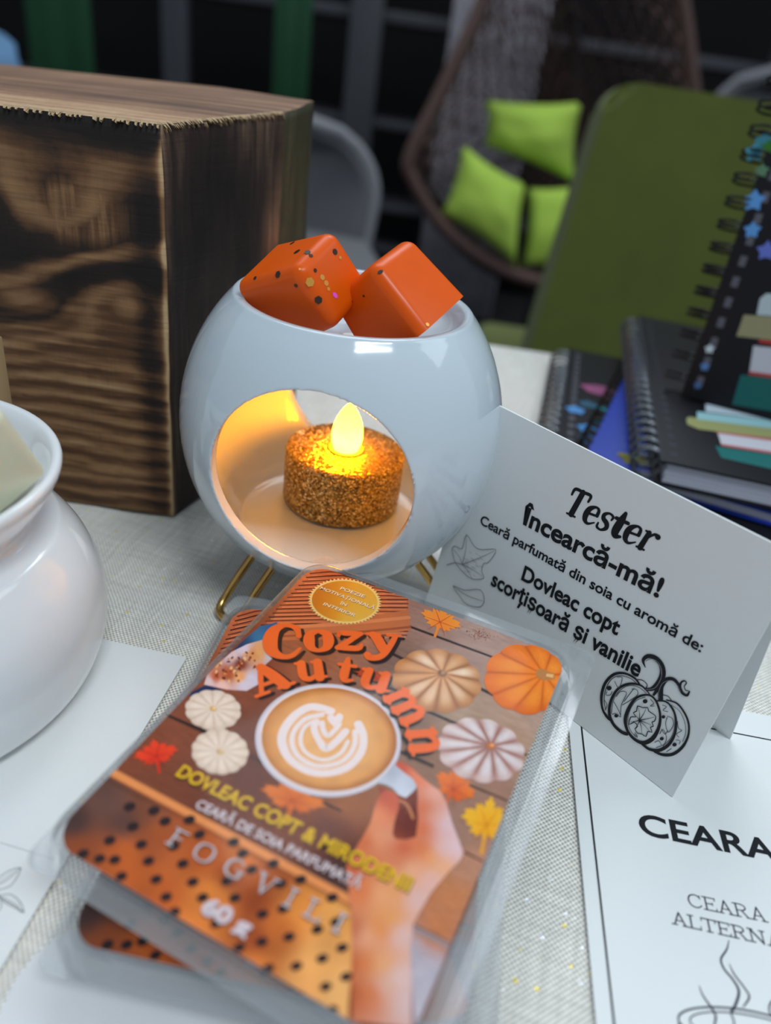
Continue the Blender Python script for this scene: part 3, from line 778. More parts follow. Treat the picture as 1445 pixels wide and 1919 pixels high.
add_flecks(c1, [Z3(500, 128)+(.45, 1, 1.6), Z3(520, 165)+(.9, 1, 1.0), Z3(565, 168)+(.75, 1, 1.2), Z3(580, 182)+(.5, 1, 1.0), Z3(683, 165)+(.75, 1, 1.0), Z3(705, 190)+(.4, 2, 1.0),
                Z3(438, 262)+(.85, 1, 1.0), Z3(340, 278)+(.5, 1, 1.0), Z3(575, 295)+(1.1, 2, 1.0), Z3(628, 275)+(.7, 2, 1.0), Z3(645, 300)+(.7, 2, 1.0), Z3(598, 245)+(.5, 1, 1.0),
                Z3(683, 352)+(.85, 3, .7), Z3(612, 372)+(.95, 1, 1.0), Z3(782, 290)+(.85, 1, 1.2), Z3(515, 310)+(.5, 1, 1.0), Z3(532, 240)+(.3, 2, 1), Z3(620, 80)+(.6, 1, 1.5), Z3(655, 325)+(.5, 2, 1.0)])
add_flecks(c2, [Z3(878, 252)+(.75, 1, .6), Z3(807, 355)+(.3, 1, 1), Z3(755, 378)+(.3, 1, 1), Z3(748, 405)+(.4, 1, .7), Z3(1080, 478)+(.5, 2, 1)])

# ------------------------------------------------------------------ left warmer with cream wax
def left_warmer():
    global SOLVER
    SOLVER = 'EXACT'
    bx, by, z0 = -0.107, 0.125, 0.0008
    root = empty('wax_warmer', (bx, by, z0), 'white glazed squat wax warmer with wide dish, cut off by the left edge', 'wax warmer')
    prof = [(0, 0), (0.026, 0), (0.0290, 0.0008)]
    R_, zc, zs = 0.0447, 0.0174, 0.0375
    prof = [(0, 0), (0.0335, 0), (0.0365, 0.0010)]
    for k in range(41):
        z = 0.003+(0.0396-0.003)*k/40; prof.append((R_*math.sqrt(max(0, 1-((z-zc)/zs)**2)), z))
    prof += [(0.0312, 0.0410), (0.0303, 0.0421), (0.0306, 0.0433), (0.0325, 0.0458), (0.0350, 0.0490), (0.0369, 0.0522), (0.0380, 0.0542), (0.0382, 0.0556), (0.0375, 0.0567), (0.0362, 0.0565),
             (0.0348, 0.0552), (0.0325, 0.0522), (0.0290, 0.0494), (0.0230, 0.0472), (0.0120, 0.0460), (0, 0.0458)]
    body = lathe('body', prof, 'ceramic', n=128)
    cav = [(0, 0.004), (0.036, 0.004)]+[((R_-0.0035)*math.sqrt(max(0, 1-((z-zc)/(zs-0.0035))**2)), z) for z in [0.006+0.003*k for k in range(11)]]+[(0, 0.0372)]
    cut = lathe('c', cav, None, n=96); boolean(body, cut)
    bm = bmesh.new(); bmesh.ops.create_cone(bm, cap_ends=True, segments=64, radius1=0.0165, radius2=0.0165, depth=0.06)
    m = Matrix.Rotation(math.radians(283), 4, 'Z') @ Matrix.Rotation(PI/2, 4, 'Y')
    for v in bm.verts: v.co = m @ v.co + Vector((0.03*math.cos(math.radians(283)), 0.03*math.sin(math.radians(283)), 0.0215))
    cut = from_bm('c', bm)
    #HOLE
    boolean(body, cut)
    remesh(body, 0.0006, 6); body.parent = root
    c = wax_cube('wax_cube', CREAM, 0.0100, 0.0118, 0.0110, 'wax_cream', 0.0024)
    tag(c, 'cream wax cube tilted in the dish of the left warmer', 'wax melt')
    w = lathe('melted_wax', [(0, 0.0), (0.0225, 0.0), (0.0262, 0.0022), (0.0285, 0.0040), (0, 0.0046)], 'wax_olive', n=64, loc=(bx, by, z0+0.0466))
    tag(w, 'olive yellow wax pool under the cream cube', 'wax')
left_warmer()

# ------------------------------------------------------------------ charred wooden block
def wood_block():
    root = empty('wooden_block', (-0.12, 0.26, 0), 'charred square-cut wooden block with bark edge behind the warmer', 'wooden block')
    P = [(-0.30, 0.2060, 0.1125), (-0.0700, 0.2060, 0.1178), (-0.0500, 0.2643, 0.1200), (-0.0465, 0.3020, 0.1222), (-0.085, 0.322, 0.1212), (-0.171, 0.326, 0.1180), (-0.30, 0.330, 0.1150)]
    bot = [(p[0], p[1], 0.0002) for p in P]
    bot[1] = (-0.0700, 0.2060, 0.0002)
    root.location = (0, 0, 0)
    bm = bmesh.new()
    def panel(a, b, at0, bt0, nu, nz, mi, bump=0.0):
        for i in range(nu):
            for k in range(nz): pass
    N = len(P); lay = bm
    cols = []; seg = [46, 24, 14, 8, 10, 10, 8]
    # subdivided wall so the rough sawn surface can undulate
    ring = []
    for i in range(N):
        a, b = Vector(P[i]), Vector(P[(i+1) % N]); a0, b0 = Vector(bot[i]), Vector(bot[(i+1) % N])
        for k in range(seg[i]):
            t = k/seg[i]; ring.append((a.lerp(b, t), a0.lerp(b0, t), i))
    nz = 36; G = []
    for top, bo, i in ring:
        col = []
        for k in range(nz+1):
            p = bo.lerp(top, k/nz)
            n = Vector((p.x+0.16, p.y-0.265, 0)).normalized()
            d = (noise.noise(p*60)*0.0007+noise.noise(Vector((p.x*40, p.y*40, p.z*400)))*0.00035) if i in (0, 6) else (noise.noise(Vector((p.x*300, p.y*300, p.z*40)))*0.0007+noise.noise(p*90)*0.0006)
            if k == 0 or (k == nz and i in (0, 6)): d = 0
            col.append(bm.verts.new(p+n*d))
        G.append((col, i))
    M_ = len(G); mats_ = {0: 0, 1: 1, 2: 2, 3: 2, 4: 2, 5: 2, 6: 0}
    for q in range(M_):
        a, i = G[q]; b, _ = G[(q+1) % M_]
        for k in range(nz):
            f = bm.faces.new((a[k], b[k], b[k+1], a[k+1])); f.material_index = mats_[i]; f.smooth = True
    ft = bm.faces.new([g[0][nz] for g in G]); ft.material_index = 3
    fb = bm.faces.new([g[0][0] for g in G][::-1]); fb.material_index = 1
    # splintery fringe along the sawn top edges
    rnd = random.Random(3)
    for q in range(38, 46+24):
        a = G[q][0][nz].co; b = G[q+1][0][nz].co
        for s in range(4):
            t = rnd.random(); p = a.lerp(b, t); d = (b-a).normalized(); n = Vector((d.y, -d.x, 0))
            w = 0.0004+rnd.random()*0.0004; L = 0.0003+rnd.random()**2*(0.0018 if q >= 46 else 0.0006)
            v = [bm.verts.new(p-d*w-n*0.0006+Vector((0, 0, 0.0004))), bm.verts.new(p+d*w-n*0.0006+Vector((0, 0, 0.0004))), bm.verts.new(p+d*w*0.4+n*0.0009-Vector((0, 0, L))), bm.verts.new(p-d*w*0.2+n*0.0009-Vector((0, 0, L*0.8)))]
            f = bm.faces.new(v); f.material_index = 4
            f2 = bm.faces.new([bm.verts.new(x.co-n*0.0004-Vector((0,0,0.0002))) for x in v][::-1]); f2.material_index = 4
    me = bpy.data.meshes.new('wooden_block'); bm.to_mesh(me); bm.free()
    bpy.data.objects.remove(root)
    o = link('wooden_block', me, [mat_charred('front'), mat_charred('side'), mat_charred('bark'), mat_charred('top'), 'tan_wood'])
    tag(o, 'charred rough-sawn wooden block with a bark edge, behind the round warmer', 'wooden block')
wood_block()
st = box('wooden_stick', (-0.1100, 0.1790, 0.0325), (0.0075, 0.0075, 0.065), 'tan_wood', bev=0.0006)
tag(st, 'thin pale wooden stick standing at the left edge before the block', 'wooden stick')
# ------------------------------------------------------------------ blister packs of wax melts with printed labels
LW, LH, LR = 0.0649, 0.0847, 0.0055
pack_mw = frame(Vector((-0.00135, 0.0990, 0.02835)), Vector((0.9274, -0.3725, 0.034)), Vector((-0.0555, -0.0471, 0.9973)))
def rr_clamp(u, v, w=LW, h=LH, r=LR):
    u = max(-w/2, min(w/2, u)); v = max(-h/2, min(h/2, v))
    cu, cv = w/2-r, h/2-r
    if abs(u) > cu and abs(v) > cv:
        du, dv = abs(u)-cu, abs(v)-cv; L = math.hypot(du, dv)
        if L > r: u = math.copysign(cu+du/L*r, u); v = math.copysign(cv+dv/L*r, v)
    return u, v
_pf = plane_fn(pack_mw)
def lab(x, y): return rr_clamp(*_pf(x, y))
def label_art():
    P = Print(lab)
    A = alb
    Z6 = lambda a, b: (350+a/1.853, 1030+b/1.853)
    Z4 = lambda a, b: (700+a/3.803, 1180+b/3.803)
    Z7 = lambda a, b: (180+a/4.25, 1150+b/4.25)
    Z5 = lambda a, b: (620+a/3.696, 1400+b/3.696)
    ZB = lambda a, b: (a/1.6056, 1400+b/1.6056)
    Z8 = lambda a, b: (700+a/3.6125, 1450+b/3.6125)
    ZS = lambda a, b: (560+a/5.558, 1040+b/5.558)
    # ---- boards, table edge and dotted cloth as one colour field
    ctrl = [(620, 1080, (196, 118, 78)), (700, 1120, (200, 122, 80)), (800, 1150, (150, 122, 112)), (900, 1180, (166, 146, 138)), (1000, 1230, (165, 145, 138)), (860, 1240, (150, 128, 118)),
            (560, 1200, (150, 92, 62)), (470, 1230, (120, 62, 45)), (420, 1290, (130, 76, 52)), (330, 1370, (128, 74, 52)), (260, 1400, (125, 70, 48)), (300, 1460, (118, 68, 48)), (400, 1490, (112, 64, 48)),
            (460, 1380, (110, 66, 50)), (470, 1450, (100, 58, 48)), (560, 1530, (120, 70, 50)), (620, 1560, (105, 60, 50)), (650, 1500, (150, 95, 60)), (640, 1630, (75, 52, 50)), (760, 1250, (120, 98, 88)),
            (770, 1330, (128, 105, 92)), (880, 1340, (160, 140, 122)), (960, 1380, (168, 142, 120)), (1000, 1360, (168, 148, 135)), (800, 1440, (135, 105, 88)), (900, 1490, (150, 120, 105)), (860, 1560, (150, 122, 108)),
            (880, 1620, (178, 135, 112)), (850, 1680, (188, 128, 86)), (820, 1740, (186, 122, 80)), (790, 1660, (180, 120, 80)), (760, 1790, (170, 172, 190)), (800, 1830, (178, 182, 200)), (770, 1880, (182, 186, 202))]
    lc = [(x, y, A(*c)) for x, y, c in ctrl]
    cloth_c = [(x, y, A(*c)) for x, y, c in [(140, 1540, (70, 55, 55)), (200, 1500, (98, 72, 66)), (230, 1540, (85, 62, 58)), (280, 1520, (120, 75, 55)), (150, 1590, (140, 75, 42)), (230, 1600, (188, 98, 42)), (300, 1560, (165, 88, 45)),
               (380, 1600, (178, 92, 40)), (430, 1640, (150, 72, 32)), (455, 1600, (205, 120, 55)), (400, 1680, (222, 138, 62)), (360, 1740, (214, 128, 58)), (300, 1680, (186, 96, 42)), (250, 1640, (184, 96, 42)), (480, 1690, (150, 70, 32)), (520, 1640, (165, 88, 40)),
               (480, 1760, (150, 72, 34)), (520, 1740, (196, 110, 48)), (560, 1700, (215, 140, 62)), (620, 1720, (226, 165, 88)), (600, 1800, (230, 172, 100)), (640, 1860, (232, 180, 112)), (480, 1810, (205, 122, 55)), (560, 1860, (226, 165, 96))]]
    def bg(x, y):
        ys = 1440+(x-212)*0.536; d = (y-ys)*0.88
        n = noise.noise(Vector((x*0.035, (y-x*0.5)*0.16, 3)))*0.5+noise.noise(Vector((x*0.13, (y-x*0.5)*0.5, 9)))*0.3
        if d < 0 or x > 662: c = idw(lc, x, y); k = 1+0.34*n
        elif d < 17: c = A(222, 148, 88) if d < 14 else A(150, 85, 48); k = 1+0.1*n
        else:
            c = idw(cloth_c, x, y); k = 1+0.22*noise.noise(Vector((x*0.02, y*0.02, 5)))
            if d < 26: k *= 0.8
        return tuple(v*k for v in c[:3])+(1,)
    nu, nv = 190, 250; uv = []; cc = []; fs = []
    for j in range(nv+1):
        for i in range(nu+1):
            u, v = rr_clamp(LW*(i/nu-0.5), LH*(j/nv-0.5)); uv.append((u, v))
            x, y = project(pack_mw @ Vector((u, v, 0))); cc.append(bg(x, y))
    for j in range(nv):
        for i in range(nu):
            a = j*(nu+1)+i; fs.append((a, a+1, a+nu+2, a+nu+1))
    P.raw(uv, fs, cc); P.up()
    # ---- dark gaps between boards
    gap = A(48, 36, 34)
    for a, b, w in ((Z4(250, -30), Z4(860, 195), 5), (Z4(60, 130), Z4(300, 250), 6), (Z4(740, 405), Z4(990, 525), 7), (Z4(380, 575), Z4(600, 670), 7), (Z4(1040, 860), Z4(1140, 910), 5), (Z4(180, 860), Z4(430, 970), 8),
                    (Z4(680, 1100), Z4(1000, 1235), 4), (Z7(560, 800), Z7(900, 950), 8), (Z7(1210, 1120), Z7(1330, 1190), 5), ((870, 1595), (915, 1618), 4), ((560, 1478), (640, 1520), 5), ((640, 1250), (760, 1300), 6)):
        P.stroke([a+(w,), b+(w,)], gap, n=1, cap=False, up=False)
    P.up()
    P.stroke([(775, 1737, 12), (842, 1772, 12)], A(150, 140, 145), n=1, cap=False)
    P.stroke([(775, 1731, 3), (845, 1765, 3)], A(95, 80, 78), n=1, cap=False)
    # ---- fine wood grain
    rnd = random.Random(5)
    for _ in range(150):
        x = rnd.uniform(250, 1000); y = rnd.uniform(1180, 1640)
        if y > 1425+(x-212)*0.536 and x < 700: continue
        if x+y*0.4 > 1480 or x < 640-(y-1080)*0.9: continue
        L = rnd.uniform(10, 34); k = rnd.choice((0.72, 0.8, 1.22)); c = idw(lc, x, y)
        P.stroke([(x, y, 0.7), (x+L, y+L*0.47, 0.7)], tuple(v*k for v in c[:3])+(1,), n=1, cap=False, up=False)
    P.up()
    # ---- cinnamon sticks behind the seal
    P.poly([(520, 1140), (590, 1052), (640, 1058), (700, 1085), (766, 1118), (769, 1178), (755, 1186), (600, 1186), (505, 1180)], A(186, 108, 70))
    for k in range(17):
        y0 = 1068+k*7.4; sl = -0.045
        x0 = 590-(y0-1058)*0.95; x1 = min(764+2*math.sin(k), 640+(y0-1060)*2.3)
        P.stroke([(x0, y0+6, 2.6), ((x0+x1)/2, y0+2.5, 3.2), (x1, y0+sl*20+4, 2.2)], A(78, 36, 26) if k % 2 else A(112, 54, 36), n=3, cap=False, up=False)
        P.stroke([(x0+4, y0+9.5, 2.0), (x1-3, y0+6.5, 2.0)], A(222, 146, 104) if k % 3 else A(205, 128, 86), n=1, cap=False, up=False)
    P.up()
    P.poly([(640, 1160), (766, 1142), (769, 1180), (640, 1196), (500, 1200), (510, 1182)], A(184, 112, 70))
    P.stroke([(510, 1176, 6), (640, 1168, 8), (766, 1156, 7)], A(206, 134, 88), n=3)
    P.stroke([(505, 1192, 4), (640, 1186, 5), (768, 1174, 5)], A(150, 80, 50), n=3)
    # ---- blue cloth, pie slice, white cream
    fill(P, [Z7(1180, 200), Z7(1310, 95), Z7(1445, 60), Z7(1400, 230), Z7(1180, 262), Z7(1080, 300)], [Z7(1200, 220)+((20, 60, 110),), Z7(1290, 200)+((45, 130, 180),), Z7(1380, 120)+((35, 90, 150),), Z7(1150, 270)+((15, 40, 80),)], 2)
    P.poly([Z7(760, 620), Z7(880, 560), Z7(1000, 600), Z7(960, 640), Z7(800, 660), Z7(740, 660)], A(32, 48, 92))
    fill(P, [Z7(1080, 300), Z7(1200, 240), Z7(1340, 200), Z7(1440, 320), Z7(1330, 420), Z7(1290, 560), Z7(1200, 610), Z7(1040, 600), Z7(860, 560), Z7(870, 480), Z7(960, 400)],
         [Z7(1080, 320)+((210, 195, 205),), Z7(1170, 270)+((205, 205, 228),), Z7(1250, 320)+((205, 150, 95),), Z7(1150, 400)+((120, 52, 32),), Z7(1300, 300)+((215, 165, 110),), Z7(1050, 480)+((170, 90, 50),), Z7(950, 500)+((190, 100, 60),),
          Z7(1230, 520)+((200, 205, 228),), Z7(1180, 560)+((205, 205, 225),), Z7(1000, 570)+((225, 195, 190),), Z7(900, 540)+((215, 200, 205),), Z7(1150, 500)+((225, 165, 110),), Z7(1400, 320)+((185, 190, 210),)], 1.6, soft=12.0)
    rnd = random.Random(11)
    for _ in range(90):
        a = rnd.uniform(0, 1); x = 950+rnd.uniform(0, 330); y = 300+rnd.uniform(0, 250)
        if 1.1*x-y > 1130 or y < 700-0.33*x or (x > 1160 and y > 450): continue
        P.ellipse(*Z7(x, y), rnd.uniform(1.6, 4.2), rnd.uniform(1.2, 3.0), rnd.uniform(0, 180), A(*rnd.choice(((96, 40, 24), (140, 66, 36), (228, 168, 104), (190, 112, 60), (238, 190, 130)))), 8, up=False); P.z += 4e-7
    # ---- leaves
    leaf(P, *Z6(880, 250), 42, 30, 20, (232, 130, 40), (236, 150, 52), (180, 80, 30), 6, 0.5, 4)
    leaf(P, *Z7(480, 1130), 44, 33, -10, (205, 52, 30), (226, 70, 36), (160, 34, 24), 5, 0.62, 2)
    leaf(P, 548, 1500, 66, 40, 15, (205, 104, 40), (214, 124, 50), (150, 66, 28), 6, 0.5, 8)
    leaf(P, 850, 1478, 44, 42, 30, (206, 92, 40), (222, 124, 48), (150, 50, 26), 6, 0.52, 3)
    leaf(P, 912, 1545, 52, 56, 10, (228, 168, 34), (238, 186, 50), (196, 120, 24), 6, 0.5, 6)
    leaf(P, 690, 1265, 34, 18, 20, (170, 62, 36), (185, 74, 40), (120, 40, 28), 5, 0.6, 9)
    # ---- spice dust
    rnd = random.Random(2)
    for _ in range(80):
        a = rnd.gauss(0, 1); b = rnd.gauss(0, 1)
        P.ellipse(900+a*11, 1189+b*5+a*3, 0.9, 0.7, 0, A(*rnd.choice(((130, 62, 34), (160, 84, 48), (110, 52, 34)))), 5, up=False)
    P.up()
    # ---- pumpkins
    pumpkin(P, Z4(450, 362)+(85, 60, 8), Z4(490, 308), 11, (200, 148, 92), (128, 76, 38), (246, 226, 205), (150, 96, 52), 0.2, 0.55, 3)
    pumpkin(P, Z4(1090, 350)+(80, 66, 10), Z4(1215, 318), 9, (232, 128, 36), (176, 78, 16), (240, 150, 52), (200, 92, 24), 0.35, 0.35, 5)
    pumpkin(P, Z4(765, 858)+(85, 60, 14), Z4(838, 825), 11, (210, 211, 217), (140, 66, 34), (218, 219, 232), (196, 168, 165), 0.1, 0.85, 7, 0.05, 0.42)
    pumpkin(P, Z7(932, 765)+(53, 38, 5), Z7(932, 752), 12, (222, 216, 205), (190, 172, 150), (232, 226, 218), (196, 184, 168), 0.1, 0.4, 8, 0.03)
    pumpkin(P, Z7(988, 1098)+(54, 43, 5), Z7(988, 1096), 13, (220, 214, 202), (188, 170, 146), (230, 224, 214), (192, 180, 162), 0.3, 0.4, 9, 0.03)
    for (x, y), r, c in ((Z4(490, 308), 9, (120, 84, 48)), (Z4(838, 825), 8, (190, 120, 70)), (Z7(932, 755), 7, (205, 170, 110)), (Z7(988, 1096), 7, (190, 160, 110))):
        P.ellipse(x, y, r, r*0.72, 10, A(*c), 9); P.ellipse(x+2, y-1, r*0.5, r*0.4, 10, A(*[min(255, v+45) for v in c]), 8)
    P.poly([Z4(1160, 285), Z4(1200, 275), Z4(1290, 315), Z4(1295, 350), Z4(1210, 362), Z4(1160, 330)], A(178, 128, 72))
    P.poly([Z4(1235, 310), Z4(1285, 318), Z4(1280, 342), Z4(1230, 330)], A(222, 180, 120))
    # ---- cup seen from above
    cx, cy = 615, 1387
    P.polar(cx, cy, 137, 106, 4, lambda t, r: A(196, 204, 222) if r > .965 else A(226, 226, 232) if t > PI else A(216, 214, 222), 84, 30)
    def coffee(t, r):
        n = noise.noise(Vector((math.cos(t)*r*5, math.sin(t)*r*5, 1)))*0.12
        c = mixc(A(224, 178, 118), A(206, 146, 78), (r-0.45)*1.8); c = mixc(c, A(150, 88, 38), (r-0.86)*6.5*(0.75+0.25*math.cos(t)))
        return tuple(v*(1+n) for v in c[:3])+(1,)
    P.polar(cx+2, cy-2, 127, 97, 4, coffee, 84, 20)
    W = A(226, 224, 230); W2 = A(232, 200, 158)
    T = lambda L, w: [Z6(*p)+(w,) for p in L]
    W3 = A(228, 190, 146)
    P.stroke(T([(500, 560), (430, 545), (365, 585), (330, 650), (350, 715), (410, 762), (480, 775), (555, 755), (602, 705), (612, 650), (596, 605)], 15), W, n=7)
    P.stroke(T([(470, 572), (410, 588), (368, 640), (375, 700), (425, 742), (485, 750), (548, 728), (582, 680), (584, 630)], 9), W, n=7)
    P.stroke(T([(452, 590), (410, 615), (395, 660), (410, 700), (450, 724), (490, 728), (535, 705), (560, 665)], 7), W, n=7)
    P.stroke(T([(480, 560), (412, 572), (356, 625), (358, 700), (412, 748), (482, 762), (554, 740), (594, 690), (598, 640)], 2.2), W3, n=7)
    P.stroke(T([(462, 582), (408, 602), (382, 650), (392, 706), (438, 734), (488, 738), (540, 716), (570, 672)], 2.2), W3, n=7)
    P.stroke(T([(448, 598), (444, 622), (458, 655), (482, 690), (520, 665), (552, 630)], 13), W, n=7)
    P.stroke(T([(470, 600), (474, 625), (490, 645), (512, 628), (530, 606)], 9), W, n=7)
    P.stroke(T([(455, 612), (462, 640), (484, 668), (516, 646), (540, 620)], 2.0), W3, n=7)
    hx, hy = Z6(514, 590)
    P.poly([(hx-2, hy+13), (hx-13, hy+1), (hx-14, hy-7), (hx-7, hy-11), (hx, hy-6), (hx+8, hy-13), (hx+16, hy-8), (hx+14, hy+2)], W)
    # handle and hand
    fill(P, [Z5(*p) for p in ((320, 245), (400, 160), (450, 95), (520, 150), (590, 225), (592, 280), (560, 320), (520, 350), (470, 330), (430, 285), (380, 258))],
         [Z5(350, 230)+((190, 205, 225),), Z5(430, 190)+((150, 165, 185),), Z5(480, 240)+((200, 218, 238),), Z5(560, 260)+((170, 190, 215),), Z5(520, 320)+((205, 222, 240),)], 3)
    fill(P, [Z5(*p) for p in ((330, 270), (470, 330), (520, 350), (590, 290), (620, 420), (610, 640), (440, 660), (380, 500))],
         [Z5(400, 330)+((150, 60, 45),), Z5(530, 420)+((105, 50, 42),), Z5(520, 580)+((95, 48, 45),), Z5(480, 640)+((150, 75, 55),)], 4)
    P.stroke([Z5(480, 370)+(5,), Z5(530, 400)+(5,), Z5(570, 490)+(5,)], A(190, 130, 90), n=4)
    hand = [(-10+600, 1980), (560, 1600), (550, 1400), (572, 1220), (640, 1100), (700, 1000), (820, 860), (890, 790), (918, 735), (890, 650), (840, 520), (800, 380), (760, 305), (700, 262), (640, 215), (560, 140), (490, 98), (455, 100), (448, 125),
            (500, 170), (570, 222), (605, 290), (600, 400), (605, 500), (590, 620), (520, 640), (450, 635), (428, 600), (440, 520), (470, 420), (468, 345), (430, 305), (370, 300), (330, 345), (300, 430), (275, 520), (215, 630), (160, 720), (105, 830), (120, 960), (140, 1120), (150, 1350), (140, 1600), (110, 1980)]
    hc = [(150, 1700, (178, 92, 52)), (280, 1700, (205, 118, 66)), (380, 1650, (214, 176, 160)), (480, 1600, (214, 194, 196)), (560, 1750, (208, 190, 194)), (170, 1250, (186, 106, 72)), (260, 1300, (226, 172, 140)), (330, 1260, (218, 140, 70)), (420, 1180, (222, 160, 96)), (500, 1300, (214, 188, 188)),
          (220, 1000, (214, 124, 76)), (350, 1020, (226, 168, 120)), (450, 980, (222, 160, 100)), (600, 1050, (214, 186, 186)), (700, 920, (218, 184, 180)), (780, 830, (228, 176, 132)), (860, 690, (216, 200, 214)), (780, 700, (214, 190, 196)), (700, 760, (228, 160, 92)), (640, 700, (208, 112, 60)),
          (800, 520, (212, 200, 216)), (730, 480, (216, 168, 150)), (650, 420, (200, 104, 56)), (640, 560, (204, 106, 56)), (720, 320, (220, 170, 156)), (620, 220, (218, 130, 96)), (480, 110, (188, 78, 52)), (250, 650, (200, 106, 62)), (330, 620, (224, 162, 124)), (400, 600, (214, 150, 122)), (340, 480, (226, 146, 102)), (430, 400, (196, 88, 62)),
          (380, 340, (184, 84, 66)), (160, 850, (190, 98, 64)), (300, 800, (208, 128, 90)), (450, 780, (206, 130, 92)), (500, 700, (194, 92, 58)), (560, 860, (226, 176, 140)), (350, 1500, (224, 170, 120)), (250, 1500, (212, 128, 72)), (150, 1500, (184, 98, 58))]
    fill(P, [Z5(*p) for p in hand], [Z5(x, y)+(c,) for x, y, c in hc], 3.5)
    # ---- dots of the cloth
    for x, y in ((390, 178), (463, 190), (497, 222), (570, 218), (400, 238), (600, 262), (330, 280), (425, 292), (523, 297), (345, 338), (447, 342), (550, 350), (703, 285), (365, 388), (470, 397), (580, 405), (500, 450), (525, 495), (730, 320), (757, 368),
                 (822, 350), (683, 402), (845, 410), (905, 398), (610, 452), (707, 453), (853, 485), (790, 502), (870, 570), (955, 548), (1000, 452), (1012, 525), (788, 585), (720, 602), (650, 530), (892, 658), (970, 635), (1030, 603), (980, 720), (1042, 690), (808, 665), (900, 745), (300, 335), (250, 320), (1000, 790), (940, 812)):
        q = ZB(x, y)
        P.ellipse(q[0], q[1], 11.5, 8.2, -18, A(44, 34, 38), 14, up=False)
    P.up()
    # ---- seal
    sx, sy = 646, 1126.5
    N = 112
    def tri(t): return 0.925 if (int(round(t/(2*PI)*N)) % 2) else 1.0
    P.polar(sx, sy, 69.5, 43.5, 4, lambda t, r: A(226, 214, 140), N, 3, tri)
    def gold(t, r):
        x, y = r*math.cos(t), r*math.sin(t); g = 0.5+0.42*x+0.10*y+0.12*math.sin(3.2*x+1.4)
        return mixc(mixc(A(190, 122, 30), A(214, 160, 44), g*1.6), A(216, 206, 96), (g-0.55)*2.0)
    P.polar(sx, sy, 61.5, 38, 4, gold, 64, 8)
    ink = A(236, 232, 214); sh = (A(92, 62, 20), 0.10, -0.14)
    for t_, a, b, c in (('POEZIE', (425, 356), (678, 446), (438, 324)), ('MOTIVAȚIONALĂ', (214, 352), (782, 566), (229, 322)), ('ÎN', (422, 512), (492, 532), (436, 482)), ('INTERIOR', (250, 518), (584, 644), (264, 488))):
        P.text(t_, ZS(*a), ZS(*b), ZS(*c), ink, bold=0.018, shadow=sh)
    # ---- title
    orange = A(226, 106, 44); osh = (A(36, 24, 26), 0.09, -0.10)
    def G(ch, f, bl, br, top, low=True):
        bl, br, top = f(*bl), f(*br), f(*top)
        if low: top = (bl[0]+(top[0]-bl[0])*0.70/0.47, bl[1]+(top[1]-bl[1])*0.70/0.47)
        P.glyph(ch, bl, br, top, orange, SERIF, osh, 1.14)
    G('C', Z6, (264, 376), (404, 374), (262, 262), False)
    G('o', Z6, (408, 352), (512, 350), (408, 284))
    G('z', Z6, (514, 345), (612, 350), (520, 284))
    G('y', Z6, (622, 350), (740, 358), (628, 290))
    G('A', Z6, (243, 512), (374, 464), (203, 420), False)
    G('u', Z6, (384, 456), (490, 446), (376, 394))
    G('t', Z6, (512, 452), (580, 462), (526, 362), False)
    G('u', Z6, (590, 470), (700, 498), (606, 410))
    G('m', Z4, (66, 472), (234, 694), (208, 402))
    G('n', Z4, (236, 712), (276, 894), (424, 690))
    # ---- other wording
    P.text('DOVLEAC COPT & MIRODENII', ZB(527, 84), ZB(1228, 436), ZB(545, 46), A(214, 182, 34), bold=0.028, shadow=(A(90, 66, 24), 0.06, -0.09))
    P.text('CEARĂ DE SOIA PARFUMATĂ', ZB(585, 180), ZB(1080, 428), ZB(596, 152), A(206, 202, 212), bold=0.026, shadow=(A(90, 70, 72), 0.06, -0.08))
    P.text('FOGVILI', ZB(497, 286), ZB(1022, 562), ZB(520, 238), A(186, 192, 204), font=SLAB, track=0.42, shadow=(A(96, 78, 74), 0.05, -0.05), wmul=1.15)
    P.text('60 g', ZB(600, 492), ZB(742, 570), ZB(622, 444), A(206, 206, 220), bold=0.05, shadow=(A(110, 90, 96), 0.06, -0.08))
    return P
